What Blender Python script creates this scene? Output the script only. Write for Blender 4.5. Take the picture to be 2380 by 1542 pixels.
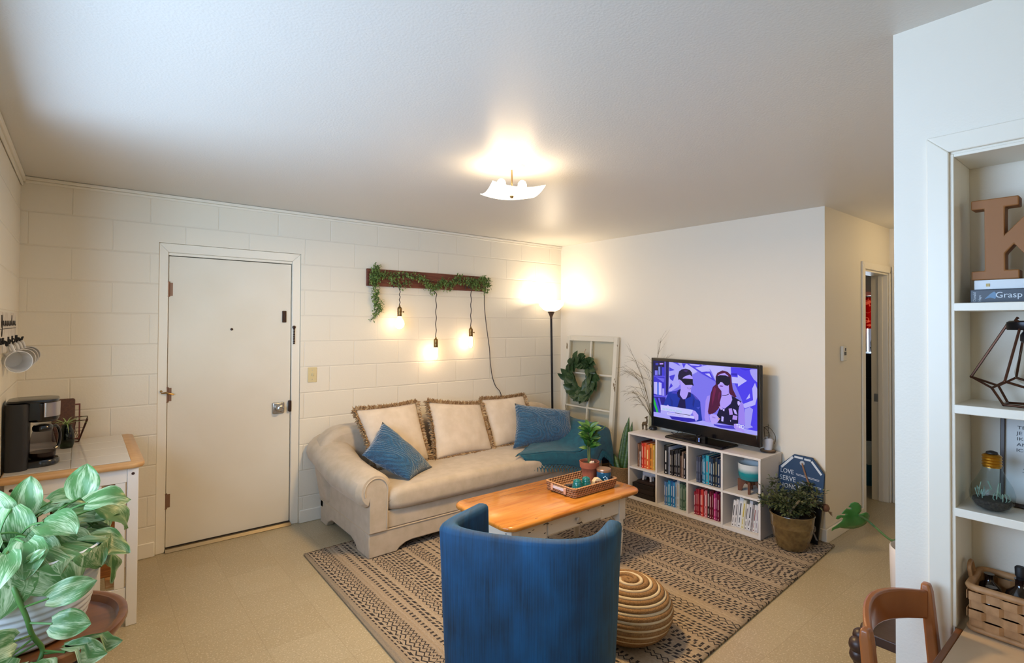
import bpy, bmesh, math, random
from math import sin, cos, pi, radians as R
from mathutils import Vector as V, Matrix as Mx, noise as mnoise
random.seed(7)
S = bpy.context.scene
C = S.collection
for _o in list(bpy.data.objects): bpy.data.objects.remove(_o)

# ---------------------------------------------------------------- camera, world, daylight, exposure
cam = bpy.data.objects.new('camera', bpy.data.cameras.new('camera')); C.objects.link(cam); S.camera = cam
YAW, PITCH, ROLL = 0.8892, -0.0134, 0.0051
fw = V((cos(YAW)*cos(PITCH), sin(YAW)*cos(PITCH), -sin(PITCH)))
r0 = V((sin(YAW), -cos(YAW), 0)); u0 = r0.cross(fw)
rt = r0*cos(ROLL)+u0*sin(ROLL); up = u0*cos(ROLL)-r0*sin(ROLL)
mw = Mx((rt, up, -fw)).transposed().to_4x4(); mw.translation = V((-4.1847, -4.2854, 1.5751)); cam.matrix_world = mw
cam.data.sensor_width = 36; cam.data.sensor_fit = 'HORIZONTAL'
cam.data.lens = 1232.0172/2380*36; cam.data.shift_y = -(771-735.3)/2380
cam.data.clip_start = 0.02
S.view_settings.view_transform = 'Standard'; S.view_settings.look = 'None'
S.view_settings.gamma = 1; S.view_settings.use_curve_mapping = False
S.view_settings.exposure = 0.0
S.cycles.use_denoising = True
S.cycles.max_bounces = 10; S.cycles.diffuse_bounces = 5; S.cycles.transparent_max_bounces = 16
S.cycles.caustics_reflective = False; S.cycles.caustics_refractive = False
S.cycles.sample_clamp_indirect = 4.0

def lin(h):
    h = h.lstrip('#'); c = [int(h[i:i+2], 16)/255 for i in (0, 2, 4)]
    return tuple(x/12.92 if x <= .04045 else ((x+.055)/1.055)**2.4 for x in c)

W = bpy.data.worlds.new('sky'); S.world = W; W.use_nodes = True
W.node_tree.nodes['Background'].inputs[0].default_value = (.80, .82, 1, 1)
W.node_tree.nodes['Background'].inputs[1].default_value = .25

def lamp(name, kind, loc, power, col, size=.1, aim=None, sy=None, spread=None):
    d = bpy.data.lights.new(name, kind); d.energy = power; d.color = col
    o = bpy.data.objects.new(name, d); C.objects.link(o); o.location = loc
    if kind == 'AREA':
        d.shape = 'RECTANGLE'; d.size = size; d.size_y = sy or size
        if spread: d.spread = spread
    else: d.shadow_soft_size = size
    if aim is not None: o.rotation_euler = (V(aim)-V(loc)).to_track_quat('-Z', 'Y').to_euler()
    return o
lamp('hall_light', 'POINT', (1.0, -3.35, 2.2), 4.6, (1.0, .72, .36), .08)
DAY = (.62, .80, 1.0); WARM = (1.0, .70, .40)
# daylight: the sky and the bright ground outside the side window; the lamp behind the camera is added fill
lamp('daylight_side', 'AREA', (-5.35, -3.0, 1.5), 285, (.50, .71, 1.0), 4.0, (-3.4, -2.8, 1.55), 1.8)
lamp('daylight_ground', 'AREA', (-7.4, -8.4, .85), 165, (.52, .82, 1.0), 2.8, (-4.5, -2.5, 1.35), 1.4)
lamp('rear_fill', 'AREA', (-3.3, -7.5, 1.4), 24, (.95, .88, .6), 2.4, (-3.2, -4, 1.7), 1.7)

# ---------------------------------------------------------------- helpers
INV = {}
def nodes(m): return m.node_tree.nodes, m.node_tree.links
MATS = {}
def M(name, col, rough=.6, metal=0, var=None, bump=None, emis=None, trans=0, spec=None, sheen=0, coat=0, ior=None, alpha=None, sss=0):
    """procedural principled material; var=(colour2, noise scale[, stretch]), bump=(scale, strength[, stretch])"""
    if name in MATS: return MATS[name]
    m = bpy.data.materials.new(name); m.use_nodes = True; n, l = nodes(m); b = n['Principled BSDF']
    b.inputs['Base Color'].default_value = (*lin(col), 1); b.inputs['Roughness'].default_value = rough
    b.inputs['Metallic'].default_value = metal
    if spec is not None: b.inputs['Specular IOR Level'].default_value = spec
    if sheen: b.inputs['Sheen Weight'].default_value = sheen
    if coat: b.inputs['Coat Weight'].default_value = coat; b.inputs['Coat Roughness'].default_value = .12
    if trans: b.inputs['Transmission Weight'].default_value = trans
    if ior: b.inputs['IOR'].default_value = ior
    if alpha is not None: b.inputs['Alpha'].default_value = alpha
    if emis: b.inputs['Emission Color'].default_value = (*lin(emis[0]), 1); b.inputs['Emission Strength'].default_value = emis[1]
    def tex(scale, stretch, detail=4):
        tc = n.new('ShaderNodeTexCoord'); mp = n.new('ShaderNodeMapping'); t = n.new('ShaderNodeTexNoise')
        mp.inputs['Scale'].default_value = stretch; t.inputs['Scale'].default_value = scale; t.inputs['Detail'].default_value = detail
        l.new(tc.outputs['Object'], mp.inputs[0]); l.new(mp.outputs[0], t.inputs['Vector']); return t
    if var:
        t = tex(var[1], var[2] if len(var) > 2 else (1, 1, 1)); rp = n.new('ShaderNodeValToRGB')
        rp.color_ramp.elements[0].position = .35; rp.color_ramp.elements[1].position = .65
        rp.color_ramp.elements[0].color = (*lin(col), 1); rp.color_ramp.elements[1].color = (*lin(var[0]), 1)
        l.new(t.outputs['Fac'], rp.inputs[0]); l.new(rp.outputs[0], b.inputs['Base Color'])
    if bump:
        t = tex(bump[0], bump[2] if len(bump) > 2 else (1, 1, 1)); bp = n.new('ShaderNodeBump')
        bp.inputs['Strength'].default_value = bump[1]; bp.inputs['Distance'].default_value = .004
        l.new(t.outputs['Fac'], bp.inputs['Height']); l.new(bp.outputs[0], b.inputs['Normal'])
    MATS[name] = m; return m

def clear_glass(name, tint='#ffffff', ior=1.2, rough=.02):
    """thin clear glass: light passes, edges reflect"""
    if name in MATS: return MATS[name]
    m = bpy.data.materials.new(name); m.use_nodes = True; n, l = nodes(m); n.remove(n['Principled BSDF'])
    tr = n.new('ShaderNodeBsdfTransparent'); gl = n.new('ShaderNodeBsdfGlossy'); fr = n.new('ShaderNodeFresnel'); mx = n.new('ShaderNodeMixShader')
    tr.inputs[0].default_value = (*lin(tint), 1); gl.inputs['Roughness'].default_value = rough; fr.inputs[0].default_value = ior
    ge = n.new('ShaderNodeNewGeometry'); mu = n.new('ShaderNodeMath'); mu.operation = 'MULTIPLY_ADD'; mu.inputs[1].default_value = -1; mu.inputs[2].default_value = 1
    mm = n.new('ShaderNodeMath'); mm.operation = 'MULTIPLY'; l.new(ge.outputs['Backfacing'], mu.inputs[0]); l.new(mu.outputs[0], mm.inputs[0]); l.new(fr.outputs[0], mm.inputs[1])
    l.new(mm.outputs[0], mx.inputs[0]); l.new(tr.outputs[0], mx.inputs[1]); l.new(gl.outputs[0], mx.inputs[2]); l.new(mx.outputs[0], n['Material Output'].inputs[0])
    MATS[name] = m; return m

class G:
    """collects shapes (world coordinates unless local) and links them as ONE mesh object"""
    def __init__(s): s.bm = bmesh.new(); s.mi = 0; s.T = Mx()
    def v(s, co): return s.bm.verts.new(s.T @ V(co))
    def f(s, vs):
        try:
            fc = s.bm.faces.new(vs); fc.material_index = s.mi; return fc
        except ValueError: return None
    def poly(s, pts): return s.f([s.v(p) for p in pts])
    def box(s, a, b, rot=None, piv=None):
        x0, y0, z0 = a; x1, y1, z1 = b
        P = [V(p) for p in ((x0,y0,z0),(x1,y0,z0),(x1,y1,z0),(x0,y1,z0),(x0,y0,z1),(x1,y0,z1),(x1,y1,z1),(x0,y1,z1))]
        if rot is not None:
            c = V(piv) if piv else sum(P, V())/8; P = [c+rot @ (p-c) for p in P]
        q = [s.v(p) for p in P]
        for i in ((0,3,2,1),(4,5,6,7),(0,1,5,4),(1,2,6,5),(2,3,7,6),(3,0,4,7)): s.f([q[k] for k in i])
        return s
    def rings(s, rr, closed=True, cap0=True, cap1=True):
        """skin a list of rings (lists of points)"""
        R_ = [[s.v(p) for p in r] for r in rr]; n = len(R_[0])
        for a, b in zip(R_, R_[1:]):
            for i in range(n if closed else n-1):
                j = (i+1) % n; s.f([a[i], a[j], b[j], b[i]])
        if closed and cap0: s.f(R_[0][::-1])
        if closed and cap1: s.f(R_[-1])
        return s
    def lathe(s, prof, c=(0,0,0), n=24, ax=None, cap0=True, cap1=True, arc=None):
        c = V(c); Q = Mx.Identity(3) if ax is None else V((0,0,1)).rotation_difference(V(ax)).to_matrix()
        rr = [[c+Q @ V((r*cos(2*pi*i/n), r*sin(2*pi*i/n), z)) for i in range(n)] for r, z in prof]
        return s.rings(rr, True, cap0, cap1)
    def tube(s, pts, r, n=8, cap=True, flat=1):
        pts = [V(p) for p in pts]; rr = []; prev = None
        for i, p in enumerate(pts):
            d = (pts[min(i+1, len(pts)-1)]-pts[max(i-1, 0)]).normalized()
            a = prev if prev is not None else (V((0,0,1)) if abs(d.z) < .9 else V((1,0,0)))
            x = (a-d*a.dot(d)); x = x.normalized() if x.length > 1e-6 else d.orthogonal().normalized()
            y = d.cross(x); prev = x; q = r[i] if isinstance(r, (list, tuple)) else r
            rr.append([p+x*q*cos(2*pi*k/n)+y*q*flat*sin(2*pi*k/n) for k in range(n)])
        return s.rings(rr, True, cap, cap)
    def prism(s, pts, d):
        """closed polygon pts (3-D) pushed along d"""
        pts = [V(p) for p in pts]; d = V(d); return s.rings([pts, [p+d for p in pts]])
    def grid(s, fn, nu, nv, wrap=False):
        q = [[s.v(fn(i/nu, j/nv)) for j in range(nv if wrap else nv+1)] for i in range(nu+1)]
        for i in range(nu):
            for j in range(nv):
                k = (j+1) % nv if wrap else j+1
                s.f([q[i][j], q[i+1][j], q[i+1][k], q[i][k]])
        return s
    def ball(s, c, r, n=12, m=8):
        c = V(c); r = V((r, r, r)) if isinstance(r, (int, float)) else V(r); rr = []
        for j in range(1, m):
            a = pi*j/m; rr.append([c+V((r.x*sin(a)*cos(2*pi*i/n), r.y*sin(a)*sin(2*pi*i/n), -r.z*cos(a))) for i in range(n)])
        R_ = [[s.v(p) for p in q] for q in rr]; b = s.v(c-V((0,0,r.z))); t = s.v(c+V((0,0,r.z)))
        for a, d in zip(R_, R_[1:]):
            for i in range(n): s.f([a[i], a[(i+1)%n], d[(i+1)%n], d[i]])
        for i in range(n): s.f([b, R_[0][(i+1)%n], R_[0][i]]); s.f([t, R_[-1][i], R_[-1][(i+1)%n]])
        return s
    def leaf(s, p, d, L, w, upv=(0,0,1), bend=.3, fold=.15, n=6, shape=None, th=0):
        """one leaf: base p, direction d, length L, width w, drooping by bend, V-folded by fold"""
        p = V(p); d = V(d).normalized(); u = V(upv); side = d.cross(u)
        side = side.normalized() if side.length > 1e-5 else d.orthogonal().normalized(); u = side.cross(d)
        rows = []
        for i in range(n+1):
            t = i/n; ww = w*(shape(t) if shape else sin(pi*min(1, t*.96+.04)**.8)**.9)
            a = bend*t; q = p+(d*(sin(a)/bend if abs(bend) > 1e-3 else t)-u*((1-cos(a))/bend if abs(bend) > 1e-3 else 0))*L
            nn = u*cos(a)+d*sin(a); e = side*ww*.5
            rows.append([q-e+nn*fold*ww, q, q+e+nn*fold*ww])
        vv = [[s.v(x) for x in r] for r in rows]
        for a, b in zip(vv, vv[1:]):
            s.f([a[0], b[0], b[1], a[1]]); s.f([a[1], b[1], b[2], a[2]])
        return s
    def build(s, name, mat, parent=None, local=False, smooth=40, bevel=0, seg=2, sub=0, solid=0, label=None):
        bmesh.ops.recalc_face_normals(s.bm, faces=s.bm.faces)
        if parent is not None and not local: s.bm.transform(INV[parent.name])
        me = bpy.data.meshes.new(name); s.bm.to_mesh(me); s.bm.free()
        for m in (mat if isinstance(mat, (list, tuple)) else [mat]): me.materials.append(m)
        if smooth:
            me.polygons.foreach_set('use_smooth', [True]*len(me.polygons))
            if smooth < 180: me.set_sharp_from_angle(angle=R(smooth))
        o = bpy.data.objects.new(name, me); C.objects.link(o)
        if parent is not None: o.parent = parent; INV[o.name] = INV[parent.name]
        else: INV[o.name] = Mx()
        if solid: md = o.modifiers.new('solid', 'SOLIDIFY'); md.thickness = solid; md.offset = 0
        if bevel: md = o.modifiers.new('bevel', 'BEVEL'); md.width = bevel; md.segments = seg; md.limit_method = 'ANGLE'; md.angle_limit = R(35); md.harden_normals = False
        if sub: md = o.modifiers.new('sub', 'SUBSURF'); md.levels = sub; md.render_levels = sub
        if label: o['label'] = label
        return o

def thing(name, label, cat, loc=(0,0,0), rz=0, group=None):
    o = bpy.data.objects.new(name, None); C.objects.link(o); o.location = loc; o.rotation_euler = (0, 0, rz)
    o.empty_display_size = .05
    INV[o.name] = (Mx.Translation(V(loc)) @ Mx.Rotation(rz, 4, 'Z')).inverted(); return tag(o, label, cat, group)
def tag(o, label, cat, group=None):
    o['label'] = label; o['category'] = cat
    if group: o['group'] = group
    return o
def struct(g, name, mat, parent=None, **k):
    o = g.build(name, mat, parent, **k)
    if parent is None: o['kind'] = 'structure'
    return o
def text(name, s, mat, M4, size=.02, parent=None, ext=.0004, align='LEFT', sx=1):
    """lettering as a thin mesh; M4 places the text plane (x along the line, y up, z out) in world space"""
    cu = bpy.data.curves.new(name, 'FONT'); cu.body = s; cu.size = size; cu.extrude = ext; cu.align_x = align; cu.resolution_u = 3
    t = bpy.data.objects.new(name, cu); me = bpy.data.meshes.new_from_object(t); bpy.data.objects.remove(t); bpy.data.curves.remove(cu)
    me.transform((INV[parent.name] if parent else Mx()) @ M4 @ Mx.Diagonal((sx, 1, 1, 1)))
    me.materials.clear(); me.materials.append(mat); me.name = name
    o = bpy.data.objects.new(name, me); C.objects.link(o)
    if parent: o.parent = parent; INV[o.name] = INV[parent.name]
    return o
def frame(o, x, y):
    """matrix with origin o, x axis x, y axis y"""
    x = V(x).normalized(); y = V(y); z = x.cross(y).normalized(); y = z.cross(x)
    m = Mx((x, y, z)).transposed().to_4x4(); m.translation = V(o); return m
def lerp(a, b, t): return V(a)*(1-t)+V(b)*t
def spline(P, n=8):
    P = [V(p) for p in P]; out = []
    for i in range(len(P)-1):
        a, b, c, d = P[max(i-1,0)], P[i], P[i+1], P[min(i+2,len(P)-1)]
        for k in range(n):
            t = k/n; out.append(.5*((2*b)+(c-a)*t+(2*a-5*b+4*c-d)*t*t+(3*b-a-3*c+d)*t**3))
    return out+[P[-1]]
def rbox(x0, y0, x1, y1, r, z, n=5):
    out = []
    for cx, cy, a in ((x1-r,y1-r,0),(x0+r,y1-r,90),(x0+r,y0+r,180),(x1-r,y0+r,270)):
        for k in range(n+1): t = R(a+90*k/n); out.append(V((cx+r*cos(t), cy+r*sin(t), z)))
    return out

class NX:
    """tiny math-node writer"""
    def __init__(s, m): s.n, s.l = nodes(m)
    def m(s, op, a, b=None, c=None):
        d = s.n.new('ShaderNodeMath'); d.operation = op
        for i, x in enumerate((a, b, c)):
            if x is None: continue
            if isinstance(x, (int, float)): d.inputs[i].default_value = x
            else: s.l.new(x, d.inputs[i])
        return d.outputs[0]
    def rnd(s, x, w=0.0):
        d = s.n.new('ShaderNodeTexWhiteNoise'); d.noise_dimensions = '2D'; cb = s.n.new('ShaderNodeCombineXYZ')
        s.l.new(x, cb.inputs[0]); cb.inputs[1].default_value = w; s.l.new(cb.outputs[0], d.inputs['Vector']); return d.outputs['Value']
    def mix(s, f, a, b):
        d = s.n.new('ShaderNodeMix'); d.data_type = 'RGBA'
        if isinstance(f, (int, float)): d.inputs[0].default_value = f
        else: s.l.new(f, d.inputs[0])
        for i, x in ((6, a), (7, b)):
            if isinstance(x, str): d.inputs[i].default_value = (*lin(x), 1)
            else: s.l.new(x, d.inputs[i])
        return d.outputs[2]
    def xyz(s):
        tc = s.n.new('ShaderNodeTexCoord'); sp = s.n.new('ShaderNodeSeparateXYZ'); s.l.new(tc.outputs['Object'], sp.inputs[0]); return tc.outputs['Object'], sp.outputs
    def noise(s, vec, scale, detail=3):
        t = s.n.new('ShaderNodeTexNoise'); t.inputs['Scale'].default_value = scale; t.inputs['Detail'].default_value = detail
        s.l.new(vec, t.inputs['Vector']); return t.outputs['Fac']
    def comb(s, x, y, z=0.0):
        c = s.n.new('ShaderNodeCombineXYZ')
        for i, q in enumerate((x, y, z)):
            if isinstance(q, (int, float)): c.inputs[i].default_value = q
            else: s.l.new(q, c.inputs[i])
        return c.outputs[0]

# ---------------------------------------------------------------- surfaces of the room
PAINT = '#e2dbcb'
def block_mat(name, axis):
    """painted concrete block: running bond of 0.4064 x 0.2032 m, tooled joints, fine grain"""
    m = M(name, PAINT, .5); x = NX(m); b = x.n['Principled BSDF']; vec, o = x.xyz()
    h = x.m('ADD', o[axis], .7854+40*.4064 if axis == 0 else 40*.4064)
    row = x.m('DIVIDE', o[2], .2032); ri = x.m('FLOOR', row); fz = x.m('SUBTRACT', row, ri)
    off = x.m('MULTIPLY', x.m('MODULO', ri, 2), .5)
    col = x.m('ADD', x.m('DIVIDE', h, .4064), off); fx = x.m('SUBTRACT', col, x.m('FLOOR', col))
    dz = x.m('MULTIPLY', x.m('MINIMUM', fz, x.m('SUBTRACT', 1, fz)), .2032)
    dx = x.m('MULTIPLY', x.m('MINIMUM', fx, x.m('SUBTRACT', 1, fx)), .4064)
    rn = x.m('ADD', .35, x.m('MULTIPLY', x.rnd(ri, 3), .65))
    j = x.m('SMOOTH_MIN', x.m('DIVIDE', dz, .007), x.m('ADD', x.m('DIVIDE', dx, .006), x.m('SUBTRACT', 1, rn)), .1); j = x.m('MINIMUM', j, 1)
    ht = x.m('ADD', x.m('MULTIPLY', j, 1.0), x.m('ADD', x.m('MULTIPLY', x.noise(vec, 90), .16), x.m('MULTIPLY', x.noise(vec, 14), .25)))
    bp = x.n.new('ShaderNodeBump'); bp.inputs['Strength'].default_value = .6; bp.inputs['Distance'].default_value = .005
    x.l.new(ht, bp.inputs['Height']); x.l.new(bp.outputs[0], b.inputs['Normal']); return m
m_blk = block_mat('painted_block_x', 0); m_blky = block_mat('painted_block_y', 1)
m_wall = M('painted_drywall', '#e4ded1', .55, bump=(160, .12))
m_trim = M('gloss_trim_paint', '#e6e0d2', .38, bump=(30, .06))
m_ceil = M('ceiling_paint', '#d4d1ca', .42, bump=(120, .25), spec=.55)

def floor_mat():
    m = M('vinyl_tile', '#c3b493', .33); x = NX(m); b = x.n['Principled BSDF']; vec, o = x.xyz()
    a = x.m('DIVIDE', x.m('ADD', o[0], 30.5+.12), .305); c = x.m('DIVIDE', x.m('ADD', o[1], 30.5+.03), .305)
    fa = x.m('SUBTRACT', a, x.m('FLOOR', a)); fc = x.m('SUBTRACT', c, x.m('FLOOR', c))
    e = x.m('MINIMUM', x.m('MINIMUM', fa, x.m('SUBTRACT', 1, fa)), x.m('MINIMUM', fc, x.m('SUBTRACT', 1, fc)))
    joint = x.m('LESS_THAN', e, .0045)
    sp = x.m('GREATER_THAN', x.noise(vec, 150, 2), .60); sp2 = x.m('LESS_THAN', x.noise(vec, 110, 2), .40)
    tn = x.rnd(x.m('ADD', x.m('FLOOR', a), x.m('MULTIPLY', x.m('FLOOR', c), 17.0)))
    base = x.mix(tn, '#a7997b', '#ada083'); base = x.mix(x.m('MULTIPLY', sp, .55), base, '#968668'); base = x.mix(x.m('MULTIPLY', sp2, .5), base, '#cfc4ab')
    base = x.mix(x.m('MULTIPLY', x.m('GREATER_THAN', x.noise(vec, 3.0, 6), .58), .12), base, '#a08c66')
    col = x.mix(x.m('MULTIPLY', joint, .45), base, '#8d7d60'); x.l.new(col, b.inputs['Base Color']); return m
g = G(); g.box((-4.7, -6.8, -.06), (4.2, .3, 0)); struct(g, 'floor', floor_mat(), smooth=0)
g = G(); g.box((-4.7, -6.8, 2.44), (4.2, .3, 2.52)); struct(g, 'ceiling', m_ceil, smooth=0)
# block wall behind the sofa, with the entry door opening
g = G(); g.box((-4.62, 0, 0), (-3.785, .2, 2.44)); g.box((-2.848, 0, 0), (0, .2, 2.44)); g.box((-3.785, 0, 2.112), (-2.848, .2, 2.44))
struct(g, 'wall_back', m_blk, smooth=0)
# left block wall with the side window opening
WY0, WY1, WZ0, WZ1 = -3.75, -1.35, .98, 2.27
g = G(); g.box((-4.62, WY1, 0), (-4.477, 0, 2.44)); g.box((-4.62, -6.6, 0), (-4.477, WY0, 2.44)); g.box((-4.62, WY0, 0), (-4.477, WY1, WZ0)); g.box((-4.62, WY0, WZ1), (-4.477, WY1, 2.44))
struct(g, 'wall_left', m_blky, smooth=0)
def window(name, axis, p, a0, a1, z0, z1, d):
    """sash window in a wall plane; axis 0: wall at x=p, 1: wall at y=p; d = outward thickness"""
    g = G(); t = .05
    def bx(u0, u1, w0, w1, q0=.2, q1=.7):
        s0, s1 = p+d*q0, p+d*q1
        if axis == 0: g.box((min(s0,s1), u0, w0), (max(s0,s1), u1, w1))
        else: g.box((u0, min(s0,s1), w0), (u1, max(s0,s1), w1))
    am = (a0+a1)/2
    bx(a0, a0+t, z0, z1); bx(a1-t, a1, z0, z1); bx(a0+t, a1-t, z1-t, z1); bx(a0+t, a1-t, z0, z0+t); bx(am-t/2, am+t/2, z0+t, z1-t)
    w = struct(g, name, m_trim, bevel=.004)
    for u0, u1 in ((a0+t, am-t/2), (am+t/2, a1-t)):
        g = G(); bx(u0, u1, z0+t, z1-t, .42, .46); g.build('pane', clear_glass('window_glass'), w)
    return w
window('window_1', 0, -4.477, WY0, WY1, WZ0, WZ1, -.143)
g = G(); g.box((-4.70, -6.8, 0), (-4.2, -6.6, 2.44)); g.box((-2.4, -6.8, 0), (-1.6, -6.6, 2.44)); g.box((-4.2, -6.8, 0), (-2.4, -6.6, .95)); g.box((-4.2, -6.8, 2.12), (-2.4, -6.6, 2.44))
struct(g, 'wall_rear', m_wall, smooth=0)
window('fill_window', 1, -6.6, -4.2, -2.4, .95, 2.12, -.18)  # unseen rear window, added to let fill light into the room
# drywall behind the television, the hall wall with the bedroom door, the hall end
g = G(); g.box((0, -2.73, 0), (.12, 0, 2.44)); struct(g, 'wall_right', m_wall, smooth=0)
g = G(); g.box((.12, -2.73, 0), (.784, -2.60, 2.44)); g.box((1.40, -2.73, 0), (1.437, -2.60, 2.44)); g.box((.784, -2.73, 2.035), (1.40, -2.60, 2.44)); struct(g, 'wall_hall', m_wall, smooth=0)
g = G(); g.box((1.437, -3.80, 0), (1.56, -2.60, 2.44)); struct(g, 'wall_hall_end', m_wall, smooth=0)
g = G(); g.box((-2.13, -3.90, 0), (1.56, -3.78, 2.44)); struct(g, 'wall_corridor', m_wall, smooth=0)
# wall with the built-in shelves: face at x=-2.317, recess 0.187 deep
g = G(); g.box((-2.317, -3.916, 0), (-2.13, -3.78, 2.44)); g.box((-2.317, -5.0, 2.048), (-2.13, -3.916, 2.44)); g.box((-2.317, -6.6, 0), (-2.13, -5.0, 2.44)); g.box((-2.13, -6.6, 0), (-2.05, -3.90, 2.44))
struct(g, 'wall_shelf', m_wall, smooth=0)
for i, (z0, z1) in enumerate(((1.053, 1.076), (1.334, 1.358), (1.615, 1.637))):
    g = G(); g.box((-2.322, -5.0, z0), (-2.131, -3.917, z1)); struct(g, 'trim_%d' % (i+1), m_trim, bevel=.002)
g = G()   # mitred casing round the recess
def casing(g, x, y0, y1, z0, z1, w, t):
    """picture-frame casing on plane x: opening y0..y1, z0..z1, width w, thickness t towards -x"""
    for q in ([(y0,z0),(y0,z1),(y0+w,z1+w),(y0+w,z0)], [(y0,z1),(y1,z1),(y1-w,z1+w),(y0+w,z1+w)]):
        g.prism([(x, a, b) for a, b in q], (-t, 0, 0))
casing(g, -2.317, -3.911, -5.0, .0, 2.055, .05, .012)
struct(g, 'trim_4', m_trim, bevel=.003)
g = G(); g.box((-2.319, -3.92, .75), (-2.131, -3.909, 2.05)); g.box((-2.319, -5.0, 2.041), (-2.131, -3.92, 2.05)); struct(g, 'trim_5', m_trim, bevel=.002)
# baseboards and the thin crown strip
g = G(); g.box((-4.477, -.014, 0), (-3.79, -.001, .10)); g.box((-2.845, -.014, 0), (-.002, -.001, .10)); struct(g, 'baseboard_back', m_trim, bevel=.005)
g = G(); g.box((-.014, -2.744, 0), (-.001, -.016, .10)); struct(g, 'baseboard_right', m_trim, bevel=.004)
g = G(); g.box((-.001, -2.744, 0), (.735, -2.731, .10)); struct(g, 'baseboard_hall', m_trim, bevel=.004)
g = G(); g.box((-4.476, -6.5, 0), (-4.463, -.016, .10)); struct(g, 'baseboard_left', m_trim, bevel=.004)
g = G(); g.box((-4.46, -.018, 2.418), (-.001, -.001, 2.439)); g.box((-4.46, -.010, 2.400), (-.001, -.001, 2.418)); struct(g, 'trim_6', m_trim, bevel=.005)
g = G(); g.box((-4.476, -6.5, 2.405), (-4.455, -.001, 2.439)); g.box((-4.476, -6.5, 2.38), (-4.465, -.001, 2.405)); struct(g, 'trim_7', m_trim, bevel=.006)
# bedroom shell beyond the hall door
m_bed = M('bedroom_paint', '#d9d0bd', .6)
g = G(); g.box((.12, -.12, 0), (3.6, 0, 2.44)); struct(g, 'wall_bedroom_back', m_bed, smooth=0)
g = G(); g.box((1.56, -2.73, 0), (3.6, -2.60, 2.44)); struct(g, 'wall_bedroom_front', m_bed, smooth=0)
BZ0, BZ1 = 1.16, 2.0
g = G(); g.box((3.6, -2.73, 0), (3.72, 0, BZ0)); g.box((3.6, -2.73, BZ1), (3.72, 0, 2.44)); g.box((3.6, -2.73, BZ0), (3.72, -2.35, BZ1)); g.box((3.6, -1.35, BZ0), (3.72, 0, BZ1)); struct(g, 'wall_bedroom_window', m_bed, smooth=0)
window('window_3', 0, 3.6, -2.35, -1.35, BZ0, BZ1, .12)
lamp('daylight_bedroom', 'AREA', (4.25, -1.85, 1.55), 60, DAY, 1.2, (3, -1.9, 1.4), 1.0)

# ---------------------------------------------------------------- entry door
m_door = M('entry_door_paint', '#dfd9cb', .42, var=('#d9d1c0', 1.6), bump=(60, .05))
m_brass = M('aged_brass', '#a98a5b', .35, 1); m_steel = M('brushed_steel', '#b9b8b5', .3, 1); m_dkbronze = M('dark_bronze', '#3b2a24', .4, .6)
m_gap = M('gap_shadow_rubber', '#241c16', .8)
g = G(); g.box((-3.724, .03, .028), (-2.914, .07, 2.026)); door = struct(g, 'door_1', m_door, bevel=.003)
g = G()
for q in ([(-3.784,0),(-3.784,2.111),(-3.728,2.05),(-3.728,0)], [(-3.784,2.111),(-2.849,2.111),(-2.909,2.05),(-3.728,2.05)], [(-2.849,2.111),(-2.849,0),(-2.909,0),(-2.909,2.05)]):
    g.prism([(a, .012, b) for a, b in q], (0, .1, 0))
g.box((-3.728, .024, 2.031), (-2.909, .11, 2.05))
g.build('door_frame', m_trim, door, bevel=.004)
g = G(); g.box((-3.735, .075, 0), (-2.905, .13, 2.06)); g.build('backing', m_gap, door)
g = G(); g.prism([(-3.728, -.012, 0), (-3.728, .03, 0), (-3.728, .03, .022), (-3.728, .004, .022), (-3.728, -.012, .004)], (.819, 0, 0)); g.build('threshold', M('threshold_metal', '#8d7f66', .4, .8), door)
g = G(); g.box((-3.728, .028, .0221), (-2.91, .032, .029)); g.build('door_sweep', m_gap, door)
for z in (1.797, 1.073, .346):
    g = G(); g.lathe([(.008, -.048), (.008, .048)], (-3.727, .020, z), 10); g.lathe([(.0095, -.052), (.0095, -.046)], (-3.727, .020, z), 10); g.lathe([(.0095, .046), (.0095, .052)], (-3.727, .020, z), 10)
    g.box((-3.724, .0265, z-.045), (-3.700, .0295, z+.045)); g.build('hinge', M('worn_hinge', '#8a6a58', .45, .7), door)
g = G(); g.tube([(-3.76, .012, 1.085), (-3.735, -.004, 1.09), (-3.715, -.008, 1.082), (-3.69, -.002, 1.075)], [.004, .007, .006, .005]); g.ball((-3.762, .006, 1.10), .008); g.build('door_stop', m_brass, door)
g = G(); g.lathe([(.009, 0), (.009, .006), (.006, .008)], (-3.331, .0299, 1.52), 14, (0,-1,0)); g.build('peephole', m_dkbronze, door)
g = G(); g.box((-3.045, .012, .870), (-2.960, .0299, .958)); kb = g.build('lock_plate', m_steel, door, bevel=.012, seg=3)
g = G(); g.lathe([(.030, 0), (.030, .008), (.022, .014), (.018, .03), (.024, .04), (.024, .052), (.016, .056), (.012, .052)], (-3.0, .012, .915), 20, (0,-1,0)); g.build('door_knob', m_steel, kb)
g = G(); g.box((-2.930, .0, .880), (-2.912, .03, .965)); g.build('strike', m_dkbronze, door, bevel=.003)
g = G(); g.box((-2.98, .019, 1.572), (-2.950, .0299, 1.662)); g.box((-2.97, .012, 1.59), (-2.960, .019, 1.652)); g.build('chain_slide', m_dkbronze, door, bevel=.004)
g = G(); g.lathe([(.013, 0), (.013, .008), (.006, .012)], (-2.896, .0119, 1.535), 12, (0,-1,0))
for i in range(9): g.lathe([(.0045, -.006), (.0072, 0), (.0045, .006)], (-2.896, .004, 1.518-i*.0135), 8, (1,0,0) if i % 2 else (0,1,0))
g.build('door_chain', m_dkbronze, door)
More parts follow.
